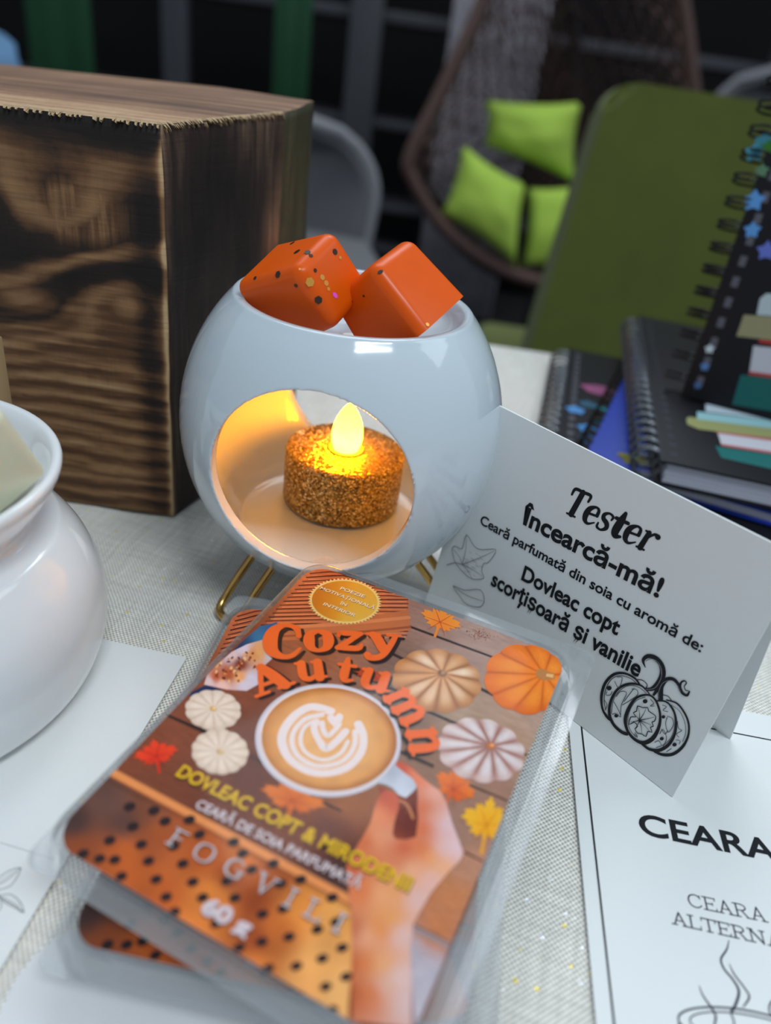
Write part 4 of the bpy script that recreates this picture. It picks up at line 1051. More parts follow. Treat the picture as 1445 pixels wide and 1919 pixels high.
def wax_pack(mw, label, art_mesh=None):
    root = empty('wax_melt_pack', mw=mw, label=label, cat='wax melts', group='blister packs of scented wax')
    up_ = LW/2; M_ = Matrix.Identity(4)
    # clear lid: raised panel over the label, wall, flange
    def shell(name, levels, z_flange, fw):
        bm = bmesh.new(); rings = []
        for w, h, r, z, ox in levels:
            rings.append([bm.verts.new((x+ox, y+ox*7.0, z)) for x, y in rounded_rect(w, h, r, 7)])
        for a, b in zip(rings, rings[1:]):
            n = len(a)
            for i in range(n): bm.faces.new((a[i], a[(i+1) % n], b[(i+1) % n], b[i]))
        bm.faces.new(rings[0])
        for f in bm.faces: f.material_index = 0 if len(f.verts) > 4 else 1
        o = from_bm(name, bm, ['plastic', 'plastic_edge'], root)
        autosmooth(o, 40)
        return o
    fx, fy, fz = PACK['fx'], PACK['fy'], -0.0052
    lid = shell('lid', [(LW+0.0012, LH+0.0012, LR+0.0003, 0.00045, 0), (LW+0.0022, LH+0.0022, LR+0.0006, 0.0003, 0), (LW+0.0032, LH+0.0032, LR+0.001, -0.0004, 0), (LW+0.0046, LH+0.0046, LR+0.0018, -0.0042, 0),
                        (LW+0.0062, LH+0.0062, LR+0.0024, -0.0050, 0), (fx*0.5+(LW+0.0062)*0.5, fy*0.5+(LH+0.0062)*.5, LR, fz+0.0001, PACK['ox']*.5), (fx, fy, 0.0030, fz, PACK['ox'])], fz, 0)
    tray = shell('tray', [(LW-0.0040, LH-0.0040, LR, -0.0088, 0), (LW-0.0025, LH-0.0025, LR, -0.0085, 0), (LW+0.0030, LH+0.0030, LR+0.001, -0.0060, 0), (LW+0.0050, LH+0.0050, LR+0.001, -0.0057, 0), (fx-0.0003, fy-0.0003, 0.0030, -0.0056, PACK['ox'])], fz, 0)
    if art_mesh is None:
        P = label_art(); art = P.build('label', 'print', root, -0.0002)
    else:
        art = link('label', art_mesh, None, root)
    back = prism('label_card', rounded_rect(LW, LH, LR), -0.00045, -0.00025, 'paper2', root)
    bm = bmesh.new()
    for i in range(2):
        for j in range(3):
            bm_box(bm, ((i-0.5)*0.028, (j-1)*0.0262, -0.0058), (0.0245, 0.0235, 0.0048), None, 0.0014)
    w = from_bm('wax_slab', bm, 'wax_brown', root)
    return root, art.data
pack, art_me = wax_pack(pack_mw, 'upper clear blister pack of wax with printed pumpkin and latte cup label')
lo_tl, lo_bl = at(428, 1150, 0.0165), at(158, 1724, 0.0145)
ez2 = Vector((-0.030, -0.026, 1)).normalized(); ey2 = (lo_tl-lo_bl).normalized(); ey2 = (ey2+Vector((0.035, 0, 0))).normalized(); ex2 = ey2.cross(ez2).normalized(); ez2 = ex2.cross(ey2)
mw2 = Matrix((ex2, ey2, ez2)).transposed().to_4x4(); mw2.translation = (lo_tl+lo_bl)/2+ex2*LW/2
wax_pack(mw2, 'lower clear blister pack of wax, turned askew, mostly hidden under the upper pack', art_me)

# ------------------------------------------------------------------ folded tester card
B0 = at(1260, 1494, 0.0006); B1 = at(1108, 1376, 0.0006)
cb = (B1-B0).normalized()                       # along the base towards the left
cu_ = Vector((0.1002, 0.1036, 0.9896)).normalized(); cu_ = (cu_-cb*cu_.dot(cb)).normalized()
cn = cb.cross(cu_)                               # faces away; flip for the printed side
if cn.dot(cP-B0) < 0: cn = -cn
CW, CH, CT = 0.0843, 0.0660, 0.0004
card_mw = frame(B0, -cb, cn)                     # x runs from left to right, origin at right foot
def tester():
    root = empty('tester_card', mw=card_mw, label='folded white tent card reading Tester with a pumpkin drawing, beside the warmer', cat='card')
    inv = card_mw.inverted()
    # front panel with a slight bow
    def panel(name, x0, x1, z_of, mat='paper'):
        bm = bmesh.new(); nx, ny = 24, 12
        fr = [[bm.verts.new((x0+(x1-x0)*i/nx, CH*j/ny, z_of(i/nx, j/ny))) for j in range(ny+1)] for i in range(nx+1)]
        for i in range(nx):
            for j in range(ny): bm.faces.new((fr[i][j], fr[i+1][j], fr[i+1][j+1], fr[i][j+1]))
        o = from_bm(name, bm, mat, root, True); s = o.modifiers.new('t', 'SOLIDIFY'); s.thickness = CT; s.offset = -1
        return o
    def flat_panel(name, x0, x1):
        o = box(name, ((x0+x1)/2, CH/2, -CT/2-0.00005), (x1-x0, CH, CT), 'paper', root); return o
    f = flat_panel('front_panel', -CW, 0) if True else panel('front_panel', -CW, 0, lambda a, b: -0.0002)
    # back panel: shares the top fold and splays to the table behind
    top = inv @ (B0+cu_*CH)
    hb = Vector((cb.y, -cb.x, 0)).normalized()
    if hb.dot(cP-B0) > 0: hb = -hb
    depth = 0.030
    bm = bmesh.new()
    tl, tr = Vector((-CW, CH, -0.0004)), Vector((0, CH, -0.0004))
    foot_r = inv @ (B0+hb*depth); foot_l = inv @ (B0+cb*CW+hb*depth)
    n = 8; a = [bm.verts.new(tl.lerp(foot_l, k/n)) for k in range(n+1)]; b = [bm.verts.new(tr.lerp(foot_r, k/n)) for k in range(n+1)]
    for k in range(n): bm.faces.new((a[k], b[k], b[k+1], a[k+1]))
    o = from_bm('back_panel', bm, 'paper', root); s = o.modifiers.new('t', 'SOLIDIFY'); s.thickness = CT; s.offset = 0
    P = Print(plane_fn(card_mw), 0.00002); K = (0.018, 0.019, 0.021, 1)
    Z = lambda a, b: (800+a/2.2403, 780+b/2.2403)
    P.text('Tester', Z(562, 398), Z(938, 578), Z(592, 284), K, font=SERIF, shear=0.26, wmul=1.22)
    P.text('Încearcă-mă!', Z(394, 446), Z(972, 762), Z(420, 376), K, bold=0.028)
    P.text('Ceară parfumată din soia cu aromă de:', Z(222, 450), Z(1150, 992), Z(234, 412), K, bold=0.020)
    P.text('Dovleac copt', Z(396, 684), Z(800, 920), Z(418, 626), K, bold=0.026)
    P.text('scorțișoară și vanilie', Z(268, 706), Z(888, 1096), Z(290, 648), K, bold=0.026)
    # engraved pumpkin
    Q = lambda a, b: (1100+a/6.283, 1200+b/6.283)
    D = (0.028, 0.028, 0.031, 1); Gy = (0.11, 0.11, 0.12, 1); Lg = (0.22, 0.22, 0.235, 1)
    def st(pts, w, c=D, closed=False): P.stroke([Q(*p[:2])+((p[2] if len(p) > 2 else w)/6.283,) for p in pts], c, n=6, closed=closed, up=False)
    st([(620, 510, 20), (560, 440, 24), (440, 385, 26), (320, 400, 30), (220, 500, 30), (175, 650, 32), (185, 800, 26), (240, 900, 34), (300, 950, 30)], 22, D)
    st([(600, 520, 8), (520, 450, 8), (400, 415, 8), (300, 450, 10), (230, 560, 10), (205, 700, 10), (225, 820, 8)], 8, Gy)
    st([(740, 630, 12), (640, 530, 22), (500, 510, 26), (370, 570, 26), (290, 700, 30), (265, 850, 34), (310, 980, 38), (400, 1070, 40), (470, 1100, 40)], 26, D)
    st([(700, 620, 6), (600, 545, 8), (480, 535, 8), (370, 610, 8), (310, 720, 8), (290, 860, 10)], 8, Gy)
    st([(690, 640, 22), (580, 680, 26), (500, 790, 34), (455, 930, 40), (480, 1060, 34), (560, 1160, 36), (670, 1205, 44), (780, 1150, 44), (850, 1020, 34), (865, 880, 28), (830, 740, 26), (770, 660, 22)], 28, D, True)
    st([(690, 665), (590, 705), (520, 800), (485, 930), (510, 1050), (580, 1135)], 7, Gy)
    st([(830, 710, 16), (930, 720, 20), (1010, 800, 24), (1050, 930, 26), (1040, 1090, 28), (970, 1220, 34), (860, 1290, 36), (740, 1280, 34), (650, 1215, 34)], 24, D)
    st([(960, 745), (1025, 860), (1035, 1000), (1000, 1130), (920, 1220), (820, 1260)], 7, Gy)
    st([(940, 700, 14), (1060, 740, 22), (1150, 850, 24), (1200, 980, 24), (1195, 1120, 24), (1130, 1250, 30), (1020, 1335, 34), (900, 1345, 34), (800, 1310, 26)], 24, D)
    st([(1000, 760), (1090, 830), (1150, 950), (1165, 1080), (1130, 1190)], 7, Gy)
    st([(600, 460), (660, 470), (710, 520), (700, 560)], 10); st([(900, 640), (960, 660), (1000, 710)], 10)
    P.up()
    # stem and tendrils
    st([(690, 570, 26), (770, 570, 44), (850, 500, 64), (895, 400, 70), (880, 290, 66), (810, 205, 56), (720, 185, 46), (665, 235, 34), (690, 315, 10)], 40, D)
    st([(790, 640, 26), (830, 580, 40), (870, 510, 44)], 40, D); st([(870, 690, 60), (870, 600, 60), (880, 530, 60), (940, 460, 46), (1020, 455, 40), (1080, 520, 42), (1120, 610, 38), (1180, 645, 30), (1210, 600, 18)], 40, D)
    st([(1105, 580, 16), (1110, 500, 22), (1150, 475, 18), (1175, 500, 14), (1150, 540, 10), (1165, 585, 12), (1195, 590, 10)], 16, D)
    P.up()
    st([(700, 575), (800, 560), (870, 460), (885, 350), (840, 255), (760, 215), (700, 240)], 7, Lg); st([(850, 680), (850, 600), (900, 500), (1000, 470), (1070, 530), (1110, 620)], 7, Lg); st([(880, 400), (860, 300), (790, 230)], 6, Lg)
    # maple leaf on the middle rib
    out = [(600, 770), (660, 790), (720, 790), (730, 830), (790, 870), (815, 900), (800, 950), (770, 960), (785, 1010), (750, 1020), (770, 1080), (720, 1070), (700, 1130), (650, 1100), (600, 1090), (570, 1040), (600, 1010), (560, 960), (500, 990), (520, 900), (580, 900), (550, 850), (590, 830)]
    P.stroke([Q(*p)+(1.7,) for p in out], D, n=2, closed=True, up=False)
    for p in ((610, 790), (700, 800), (800, 900), (770, 1000), (740, 1070), (650, 1090), (580, 1020), (520, 960), (560, 870)):
        P.stroke([Q(620, 940)+(1.8,), Q((620+p[0])/2+8, (940+p[1])/2)+(1.0,), Q(*p)+(0.5,)], D, n=4, up=False)
    for x, y, r in ((265, 560, 30), (350, 885, 24), (690, 715, 28), (905, 898, 22), (885, 1155, 24), (1035, 1225, 26)):
        P.ellipse(*Q(x, y), r/6.283, r/6.283*0.9, 0, D, 12, up=False)
    for L in ([(240, 600), (230, 640), (280, 640), (300, 600)], [(330, 480), (380, 560), (420, 440), (360, 430)], [(320, 720), (380, 830), (400, 900), (340, 860), (300, 870)], [(400, 880), (410, 760), (470, 620), (400, 600), (350, 660)], [(420, 760), (520, 700), (600, 640), (590, 580), (530, 570)],
              [(440, 720), (500, 640), (560, 560)], [(750, 690), (790, 740), (750, 770), (800, 770)], [(890, 760), (940, 780), (900, 820), (960, 840)], [(950, 890), (1010, 920), (1020, 1000), (960, 1080), (930, 980), (950, 900)], [(880, 1040), (920, 1100), (960, 1060)], [(800, 1200), (850, 1180), (880, 1230)],
              [(1070, 950), (1080, 1030), (1120, 1060), (1060, 1100), (1090, 1140)], [(1050, 1170), (1100, 1180), (1090, 1220)], [(1000, 1270), (940, 1310)], [(210, 700), (240, 760), (220, 820)], [(560, 1100), (600, 1140), (570, 1080)], [(860, 1100), (900, 1050), (940, 1150), (900, 1250)]):
        P.stroke([Q(*p)+(1.2,) for p in L], (0.07, 0.07, 0.075, 1), n=5, up=False, cap=False)
    P.up()
    # pencil leaves at the left margin
    Lc = (0.20, 0.20, 0.215, 1)
    L1 = [(168, 497), (200, 545), (232, 560), (292, 560), (262, 612), (240, 618), (232, 650), (240, 680), (190, 682), (150, 650), (120, 610), (108, 560), (120, 545), (150, 555)]
    P.stroke([Z(*p)+(1.1,) for p in L1], Lc, n=3, closed=True, up=False)
    for p in ((168, 500), (285, 565), (236, 672), (190, 680), (115, 560)): P.stroke([Z(150, 622)+(1.1,), Z((150+p[0])/2+6, (622+p[1])/2)+(.8,), Z(*p)+(.5,)], Lc, n=4, up=False)
    P.stroke([Z(86, 624)+(1.2,), Z(120, 615)+(1.2,), Z(150, 622)+(1.2,)], Lc, n=3, up=False)
    L2 = [(112, 712), (160, 730), (225, 728), (243, 770), (225, 800), (170, 790), (140, 755)]
    P.stroke([Z(*p)+(1.1,) for p in L2], Lc, n=3, closed=True, up=False)
    P.stroke([Z(112, 712)+(1,), Z(170, 752)+(1,), Z(236, 775)+(.6,)], Lc, n=4, up=False)
    rnd = random.Random(4)
    for k in range(34):
        a = rnd.uniform(0, 2*PI); q = rnd.uniform(0.2, .9); x, y = 185+60*q*math.cos(a), 615+60*q*math.sin(a)
        P.stroke([Z(x, y)+(.7,), Z(x+10, y+8)+(.4,)], (0.34, 0.34, 0.35, 1), n=1, up=False, cap=False)
    P.up()
    P.build('printed_text', 'ink', root, 0.00002)
tester()

# ------------------------------------------------------------------ cards lying on the cloth
def flat_sheet(name, mw, w, h, r, mat, label, cat, z0=0.0, t=0.0004):
    root = empty(name, mw=mw, label=label, cat=cat)
    pts = rounded_rect(w, h, r, 6) if r > 0 else [(w/2, h/2), (-w/2, h/2), (-w/2, -h/2), (w/2, -h/2)]
    prism('sheet', [(x+w/2, y-h/2) for x, y in pts], z0, z0+t, mat, root)
    return root
# right card: origin at its far left corner
r0 = at(1058, 1268, 0.0004); e1 = (at(1445, 1387, 0.0004)-at(1331, 1365, 0.0004)); e1.z = 0
r_mw = frame(r0, e1, Vector((0, 0, 1)))
rc = flat_sheet('info_card', r_mw, 0.125, 0.176, 0, 'paper', 'large white card with black border and the word CEARA, at lower right', 'card', -0.0004)
def info_print():
    P = Print(plane_fn(r_mw), 0.00002); K = (0.022, 0.024, 0.028, 1); K2 = (0.05, 0.045, 0.075, 1)
    Z = lambda a, b: (1000+a/3.247, 1450+b/3.247)
    fn = P.fn
    a = fn(1108, 1378); b = fn(1114, 1520); c = fn(1118, 1919); d = fn(1331, 1365); e = fn(1445, 1387)
    ux = (a[0]+b[0]+c[0])/3; vy = (d[1]+e[1])/2
    w = 0.00045; r_ = 0.125-ux
    loop = [(ux, vy), (r_, vy), (r_, -0.176-vy), (ux, -0.176-vy), (ux, vy)]
    for p, q in zip(loop, loop[1:]): P.ribbonuv([(p[0], p[1], w), (q[0], q[1], w)], K, cap=True)
    P.up()
    P.text('CEARA', Z(650, 364), Z(1500, 542), Z(630, 232), K, bold=0.022)
    P.text('CEARA', Z(940, 804), Z(1426, 904), Z(928, 728), K2, font=SLAB)
    P.text('ALTERNA', Z(843, 912), Z(1530, 1066), Z(830, 836), K2, font=SLAB)
    def st(L, w): P.stroke([Z(*p[:2])+((p[2] if len(p) > 2 else w)/3.247,) for p in L], K2, n=6, up=False)
    st([(1188, 1015, 3), (1175, 1070, 8), (1140, 1130, 10), (1160, 1190, 11), (1210, 1250, 12), (1248, 1320, 14), (1235, 1390, 14), (1205, 1450, 14)], 10)
    st([(1190, 1155, 2), (1220, 1220, 8), (1280, 1300, 9), (1312, 1360, 10), (1275, 1420, 6)], 8)
    st([(1008, 1292, 3), (1030, 1350, 8), (1085, 1430, 12), (1108, 1480, 12), (1100, 1540, 10), (1100, 1700, 6)], 9)
    st([(1200, 1460), (1220, 1520), (1215, 1650)], 8)
    st([(1500, 1350), (1440, 1400), (1440, 1460), (1500, 1500)], 9)
    P.stroke([Z(1290+410*math.cos(t), 1560+120*math.sin(t)+0.17*410*math.cos(t))+(3.2,) for t in [2*PI*k/30 for k in range(30)]], K2, n=2, closed=True, up=False)
    P.stroke([Z(1300+350*math.cos(t), 1560+92*math.sin(t)+0.17*350*math.cos(t))+(2.2,) for t in [2*PI*k/30 for k in range(30)]], K2, n=2, closed=True, up=False)
    st([(884, 1520), (900, 1700), (960, 1950), (1050, 2080)], 10); st([(1690, 1640), (1680, 1850), (1600, 2050)], 10); st([(1050, 2080), (1300, 2150), (1600, 2050)], 10)
    P.up(); P.build('printed_text', 'ink', rc, 0.00002)
info_print()
# left card, partly under the left warmer
l0 = at(350, 1232, 0.0004); l1 = at(93, 1662, 0.0004); ey = (l0-l1); ey.z = 0
l_ex = Vector((ey.y, -ey.x, 0)).normalized()
l_mw = frame(l0-l_ex*0.118, l_ex, Vector((0, 0, 1)))
lc_ = flat_sheet('leaf_card', l_mw, 0.118, 0.150, 0, 'paper', 'white creased card with leaf sprig drawing, under the left warmer', 'card', -0.0004)
def leaf_print():
    P = Print(plane_fn(l_mw), 0.00002); K = (0.055, 0.05, 0.065, 1)
    P.stroke([(0, 1579, 1.3), (62, 1598, 1.3), (105, 1612, 1.0)], (0.42, 0.40, 0.42, 1), n=1, cap=False)
    Z = lambda a, b: (a/3.44, 1600+b/3.44)
    def st(L, w): P.stroke([Z(*p)+(w/3.44,) for p in L], K, n=5, up=False)
    st([(-60, 210), (0, 150), (60, 110), (132, 92), (110, 150), (70, 205), (0, 232), (-50, 240)], 4); st([(-60, 215), (20, 185), (75, 145), (128, 96)], 3.5)
    st([(0, 270), (60, 262), (110, 290), (140, 330), (153, 380), (100, 350), (50, 325), (5, 290), (-20, 262)], 4); st([(-20, 262), (40, 300), (100, 335), (150, 375)], 3.5)
    st([(5, 290), (10, 330), (-10, 370), (-60, 390)], 4); st([(-120, 300), (-20, 262)], 4)
    for k in range(6):
        x = 10+k*18; st([(x, 185-k*14), (x+2, 160-k*12)], 2); st([(x+20, 292+k*10), (x+26, 278+k*8)], 2); st([(x+22, 296+k*10), (x+18, 312+k*9)], 2)
    P.up(); P.build('printed_drawing', 'ink', lc_, 0.00002)
leaf_print()
def round_sheet():
    px = [(-60, 2050), (0, 1893), (29, 1832), (58, 1797), (96, 1762), (128, 1746), (163, 1738), (230, 1730)]
    pts = [at(*p, 0.0006) for p in px]
    far = [Vector((0.0, 0.072, 0)), Vector((0.012, 0.060, 0)), Vector((0.016, 0.030, 0)), Vector((-0.005, -0.02, 0)), Vector((-0.050, -0.02, 0))]
    poly = [(p.x, p.y) for p in pts]+[(p.x, p.y) for p in far]
    bm = bmesh.new(); bm_prism(bm, poly[::-1], 0.00005, 0.0006); o = from_bm('paper_sheet', bm, 'paper2')
    tag(o, 'white sheet with rounded corner under the blister packs, bottom left', 'paper')
round_sheet()
# ------------------------------------------------------------------ wire-bound notebooks
def notebook(mw, w, h, t, label, cover='black_cover', wire='wire_grey', pitch=0.0085, art=None, ring_r=0.0062, ring_side=1, cover_back=True):
    """origin at the near lower corner of the bound edge; x away from the spine, y along it, z = thickness upwards"""
    root = empty('spiral_notebook', mw=mw, label=label, cat='notebook', group='wire-bound notebooks on the table')
    box('front_cover', (w/2, h/2, t-0.0006), (w, h, 0.0012), cover, root, 0.0004)
    box('back_cover', (w/2, h/2, 0.0006), (w, h, 0.0012), cover, root, 0.0004)
    bm = bmesh.new(); n = max(3, int(t/0.0011))
    for k in range(n):      # page block with visible leaves
        z = 0.0013+(t-0.0026)*(k+0.5)/n
        bm_box(bm, (w/2+0.0008, h/2, z), (w-0.005+0.0006*math.sin(k*5.1), h-0.003+0.0006*math.sin(k*3.3), (t-0.0026)/n*0.93))
    from_bm('page_block', bm, 'pages', root)
    bm = bmesh.new(); cy = 0.008
    while cy < h-0.006:
        for off in (-0.0011, 0.0011):
            pts = []
            for k in range(17):
                a = math.radians(-40+k*20); pts.append((0.0015+ring_r*math.cos(PI-a+PI), cy+off, t/2+(ring_r)*math.sin(a)*max(1.0, (t/2+0.002)/ring_r)))
            pts = [(-0.0002-ring_r*0.45+ring_r*math.cos(2*PI*k/18), cy+off, t/2+(t/2+0.0006)*math.sin(2*PI*k/18)) for k in range(18)]
            bm_tube(bm, pts, 0.00055, 6, True)
        cy += pitch
    from_bm('wire_binding', bm, wire, root, True)
    if art:
        P = Print(lambda x, y: (x, y), 0.00003); art(P, w, h)
        P.build('cover_print', 'foil', root, t+0.00003)
    return root
def star(P, x, y, r, col, rot=0.0, k=0.45):
    P.polyuv([(x+r*(1 if i % 2 == 0 else k)*math.cos(rot+PI*i/5), y+r*(1 if i % 2 == 0 else k)*math.sin(rot+PI*i/5)) for i in range(10)], col)
def book_pile(P, x, y, s):
    """printed pile of books, seen from the side; x, y = lower left, s = size"""
    rows = [((0.00, 0.00, 1.00, 0.30), (0.022, 0.15, 0.145, 1)), ((0.10, 0.30, 0.95, 0.50), (0.62, 0.60, 0.66, 1)), ((0.06, 0.30, 1.0, 0.325), (0.50, 0.06, 0.07, 1)), ((0.06, 0.49, 1.0, 0.515), (0.55, 0.08, 0.09, 1)),
            ((-0.10, 0.52, 0.9, 0.64), (0.36, 0.35, 0.17, 1)), ((0.0, 0.64, 0.95, 0.76), (0.36, 0.58, 0.62, 1)), ((0.06, 0.76, 0.86, 0.88), (0.60, 0.68, 0.76, 1))]
    for (a, b, c, d), col in rows:
        P.polyuv([(x+a*s, y+b*s), (x+c*s, y+b*s), (x+c*s, y+d*s), (x+a*s, y+d*s)], col)
def holes(P, h, col=(0.12, 0.12, 0.14, 1), pitch=0.0085, x=0.0055):
    cy = 0.008
    while cy < h-0.006:
        P.polyuv([(x-0.0014, cy-0.0021), (x+0.0014, cy-0.0021), (x+0.0014, cy+0.0021), (x-0.0014, cy+0.0021)], col, up=False); cy += pitch
    P.up()
def nb_frame(near, far, up=Vector((0, 0, 1)), z=None):
    ey = (far-near).normalized(); ez = up.normalized(); ex = ey.cross(ez).normalized(); ez = ex.cross(ey)
    m = Matrix((ex, ey, ez)).transposed().to_4x4(); m.translation = near; return m
BL = (0.10, 0.28, 0.60, 1); TQ = (0.05, 0.40, 0.45, 1); PK = (0.30, 0.10, 0.20, 1)
# A: left-most, flat on the cloth
nA = at(1044, 815, 0.009); fA = at(1066, 652, 0.009); d = (fA-nA).normalized(); far = fA-d*0.003; near = far-d*0.205; near.z = far.z = 0.0007
def artA(P, w, h):
    holes(P, h)
    for px in ((1078, 770, BL), (1100, 805, BL), (1105, 826, BL), (1132, 768, TQ), (1101, 760, (0.05, 0.12, 0.18, 1)), (1125, 790, (0.03, .1, .12, 1))):
        q = invA @ at(px[0], px[1], 0.0094); star(P, q.x, q.y, 0.0052, px[2], 0.4, .7)
    q = invA @ at(1130, 735, 0.0094); P.polyuv([(q.x+0.011*math.cos(a)*(1+.15*math.sin(5*a)), q.y+0.007*math.sin(a)) for a in [2*PI*k/20 for k in range(20)]], PK)
mwA = nb_frame(near, far); invA = mwA.inverted()
notebook(mwA, 0.145, 0.205, 0.0092, 'black spiral notebook with blue stars, flat on the cloth, leftmost of the notebooks', art=artA, ring_r=0.0058)
# B: blue, on A
nB = at(1112, 866, 0.0155); fB = at(1172, 705, 0.0155); dB = (fB-nB).normalized()
e = at(1445, 958, 0.0155)-at(1205, 888, 0.0155); e.z = 0; e.normalize(); dB = Vector((-e.y, e.x, 0)); dB.z = 0
near = nB.copy(); near.z = 0.0106
near = near-e*0.004
def artB(P, w, h):
    for px, py, r, c in ((1252, 908, 0.0052, (0.02, 0.42, 0.70, 1)), (1266, 912, 0.004, (0.02, 0.42, 0.70, 1))):
        q = invB @ at(px, py, 0.0156); star(P, q.x, q.y, r, c, 0.3, 0.6)
    for px, py in ((1371, 928), (1396, 934), (1420, 940)):
        q = invB @ at(px, py, 0.0156); P.polyuv([(q.x+0.0017*math.cos(a), q.y+0.0019*math.sin(a)) for a in [2*PI*k/12 for k in range(12)]], (0.28, 0.27, 0.52, 1))
    q = invB @ at(1436, 946, 0.0156)
    P.ribbonuv([(q.x-0.001, q.y-0.002, 0.0006), (q.x+0.0006, q.y+0.002, 0.0006), (q.x+0.0022, q.y-0.002, 0.0006)], (0.35, 0.33, 0.6, 1))
    q = invB @ at(1186, 866, 0.0156); P.polyuv([(q.x+0.006*math.cos(a)*(1+.3*math.sin(3*a)), q.y+0.005*math.sin(a)) for a in [2*PI*k/20 for k in range(20)]], (0.20, 0.19, 0.05, 1))
    q = invB @ at(1190, 856, 0.0156); P.polyuv([(q.x+0.0028*math.cos(a), q.y+0.0030*math.sin(a)) for a in [2*PI*k/12 for k in range(12)]], (0.10, 0.35, 0.36, 1))
mwB = nb_frame(near, near+dB); invB = mwB.inverted()
notebook(mwB, 0.150, 0.205, 0.0058, 'blue notebook with star and white dots, lying under the black book-pile notebook', cover='blue_cover', wire='wire', art=artB, ring_r=0.0034)
# C: black, on B
zt = 0.0277
nC = at(1238, 862, zt); fC = at(1196, 592, zt); dC = (fC-nC); dC.z = 0; dC.normalize()
near = nC.copy(); near.z = 0.0175; near = near+dC.cross(Vector((0, 0, 1)))*0.0
def artC(P, w, h):
    holes(P, h, (0.06, 0.06, 0.07, 1))
    a = invC @ at(1340, 850, zt); b = invC @ at(1445, 868, zt); c = invC @ at(1300, 800, zt)
    def q(*pts): return [((invC @ at(x, y, zt)).x, (invC @ at(x, y, zt)).y) for x, y in pts]
    for pts, col in ((((1340, 836), (1560, 868), (1560, 905), (1352, 858)), (0.022, 0.155, 0.15, 1)), (((1345, 812), (1560, 842), (1560, 868), (1352, 834)), (0.60, 0.60, 0.66, 1)),
                     (((1342, 808), (1560, 838), (1560, 843), (1343, 812)), (0.5, 0.12, 0.12, 1)), (((1350, 832), (1560, 864), (1560, 869), (1352, 836)), (0.5, 0.12, 0.12, 1)),
                     (((1286, 786), (1290, 782), (1560, 815), (1560, 836), (1310, 805), (1288, 796)), (0.34, 0.35, 0.15, 1)), (((1306, 772), (1560, 802), (1560, 818), (1306, 786)), (0.33, 0.58, 0.62, 1)),
                     (((1322, 758), (1560, 782), (1560, 803), (1322, 772)), (0.56, 0.66, 0.74, 1)), (((1436, 772), (1560, 790), (1560, 800), (1436, 784)), (0.06, 0.45, 0.46, 1))):
        P.polyuv(q(*pts), col)
mwC = nb_frame(near, near+dC); invC = mwC.inverted()
notebook(mwC, 0.148, 0.200, 0.0102, 'black spiral notebook with printed pile of books, lying on top of the blue notebook', art=artC, ring_r=0.0058)
# D: standing, leaning back, on C
p0 = at(1276, 742, 0.0286); bD = Vector((0.9386, -0.3449, 0)).normalized(); s_ = 0.30
uD = Vector((0.345*s_, 0.939*s_, math.sqrt(1-s_*s_))).normalized()
nD = bD.cross(uD).normalized()
if nD.dot(cP-p0) < 0: nD = -nD
m = Matrix((bD, uD, bD.cross(uD))).transposed().to_4x4(); m.translation = p0-nD*0.009
if (bD.cross(uD)).dot(nD) < 0: raise Exception('flip')
mwD = m; invD = m.inverted()
fD = plane_fn(Matrix.Translation(nD*0.009) @ m)
def artD(P, w, h):
    holes(P, h, (0.10, 0.10, 0.12, 1))
    def q(*pts): return [fD(x, y) for x, y in pts]
    for x, y, r, c in ((1415, 285, .0042, (0.06, 0.26, 0.36, 1)), (1432, 265, .004, (0.05, 0.2, 0.26, 1)), (1413, 376, .0046, BL), (1410, 431, .0036, BL), (1437, 470, .0042, (0.12, 0.16, 0.50, 1)), (1428, 320, .003, (0.10, 0.20, 0.12, 1)),
                       (1440, 275, .003, (0.04, 0.16, 0.03, 1)), (1330, 654, .0022, (0.5, 0.6, 0.65, 1)), (1321, 687, .0022, (0.09, 0.20, 0.42, 1)), (1308, 722, .002, (0.07, 0.13, 0.28, 1))):
        u, v = fD(x, y); star(P, u, v, r, c, 0.5, .6)
    for pts, col in ((((1372, 758), (1388, 702), (1560, 720), (1560, 790)), (0.020, 0.115, 0.11, 1)), (((1412, 648), (1560, 664), (1560, 724), (1404, 700)), (0.50, 0.50, 0.56, 1)), (((1424, 636), (1560, 650), (1560, 662), (1420, 642)), (0.42, 0.05, 0.05, 1)),
                     (((1404, 696), (1560, 716), (1560, 724), (1402, 702)), (0.42, 0.05, 0.05, 1)), (((1380, 630), (1394, 590), (1560, 602), (1560, 650)), (0.28, 0.26, 0.15, 1)), (((1418, 590), (1424, 560), (1436, 550), (1560, 560), (1560, 602)), (0.42, 0.50, 0.53, 1))):
        P.polyuv(q(*pts), col)
notebook(mwD, 0.148, 0.200, 0.0088, 'black spiral notebook with stars, standing upright and leaning on the right', art=artD, wire='wire', ring_r=0.0060, pitch=0.0092)

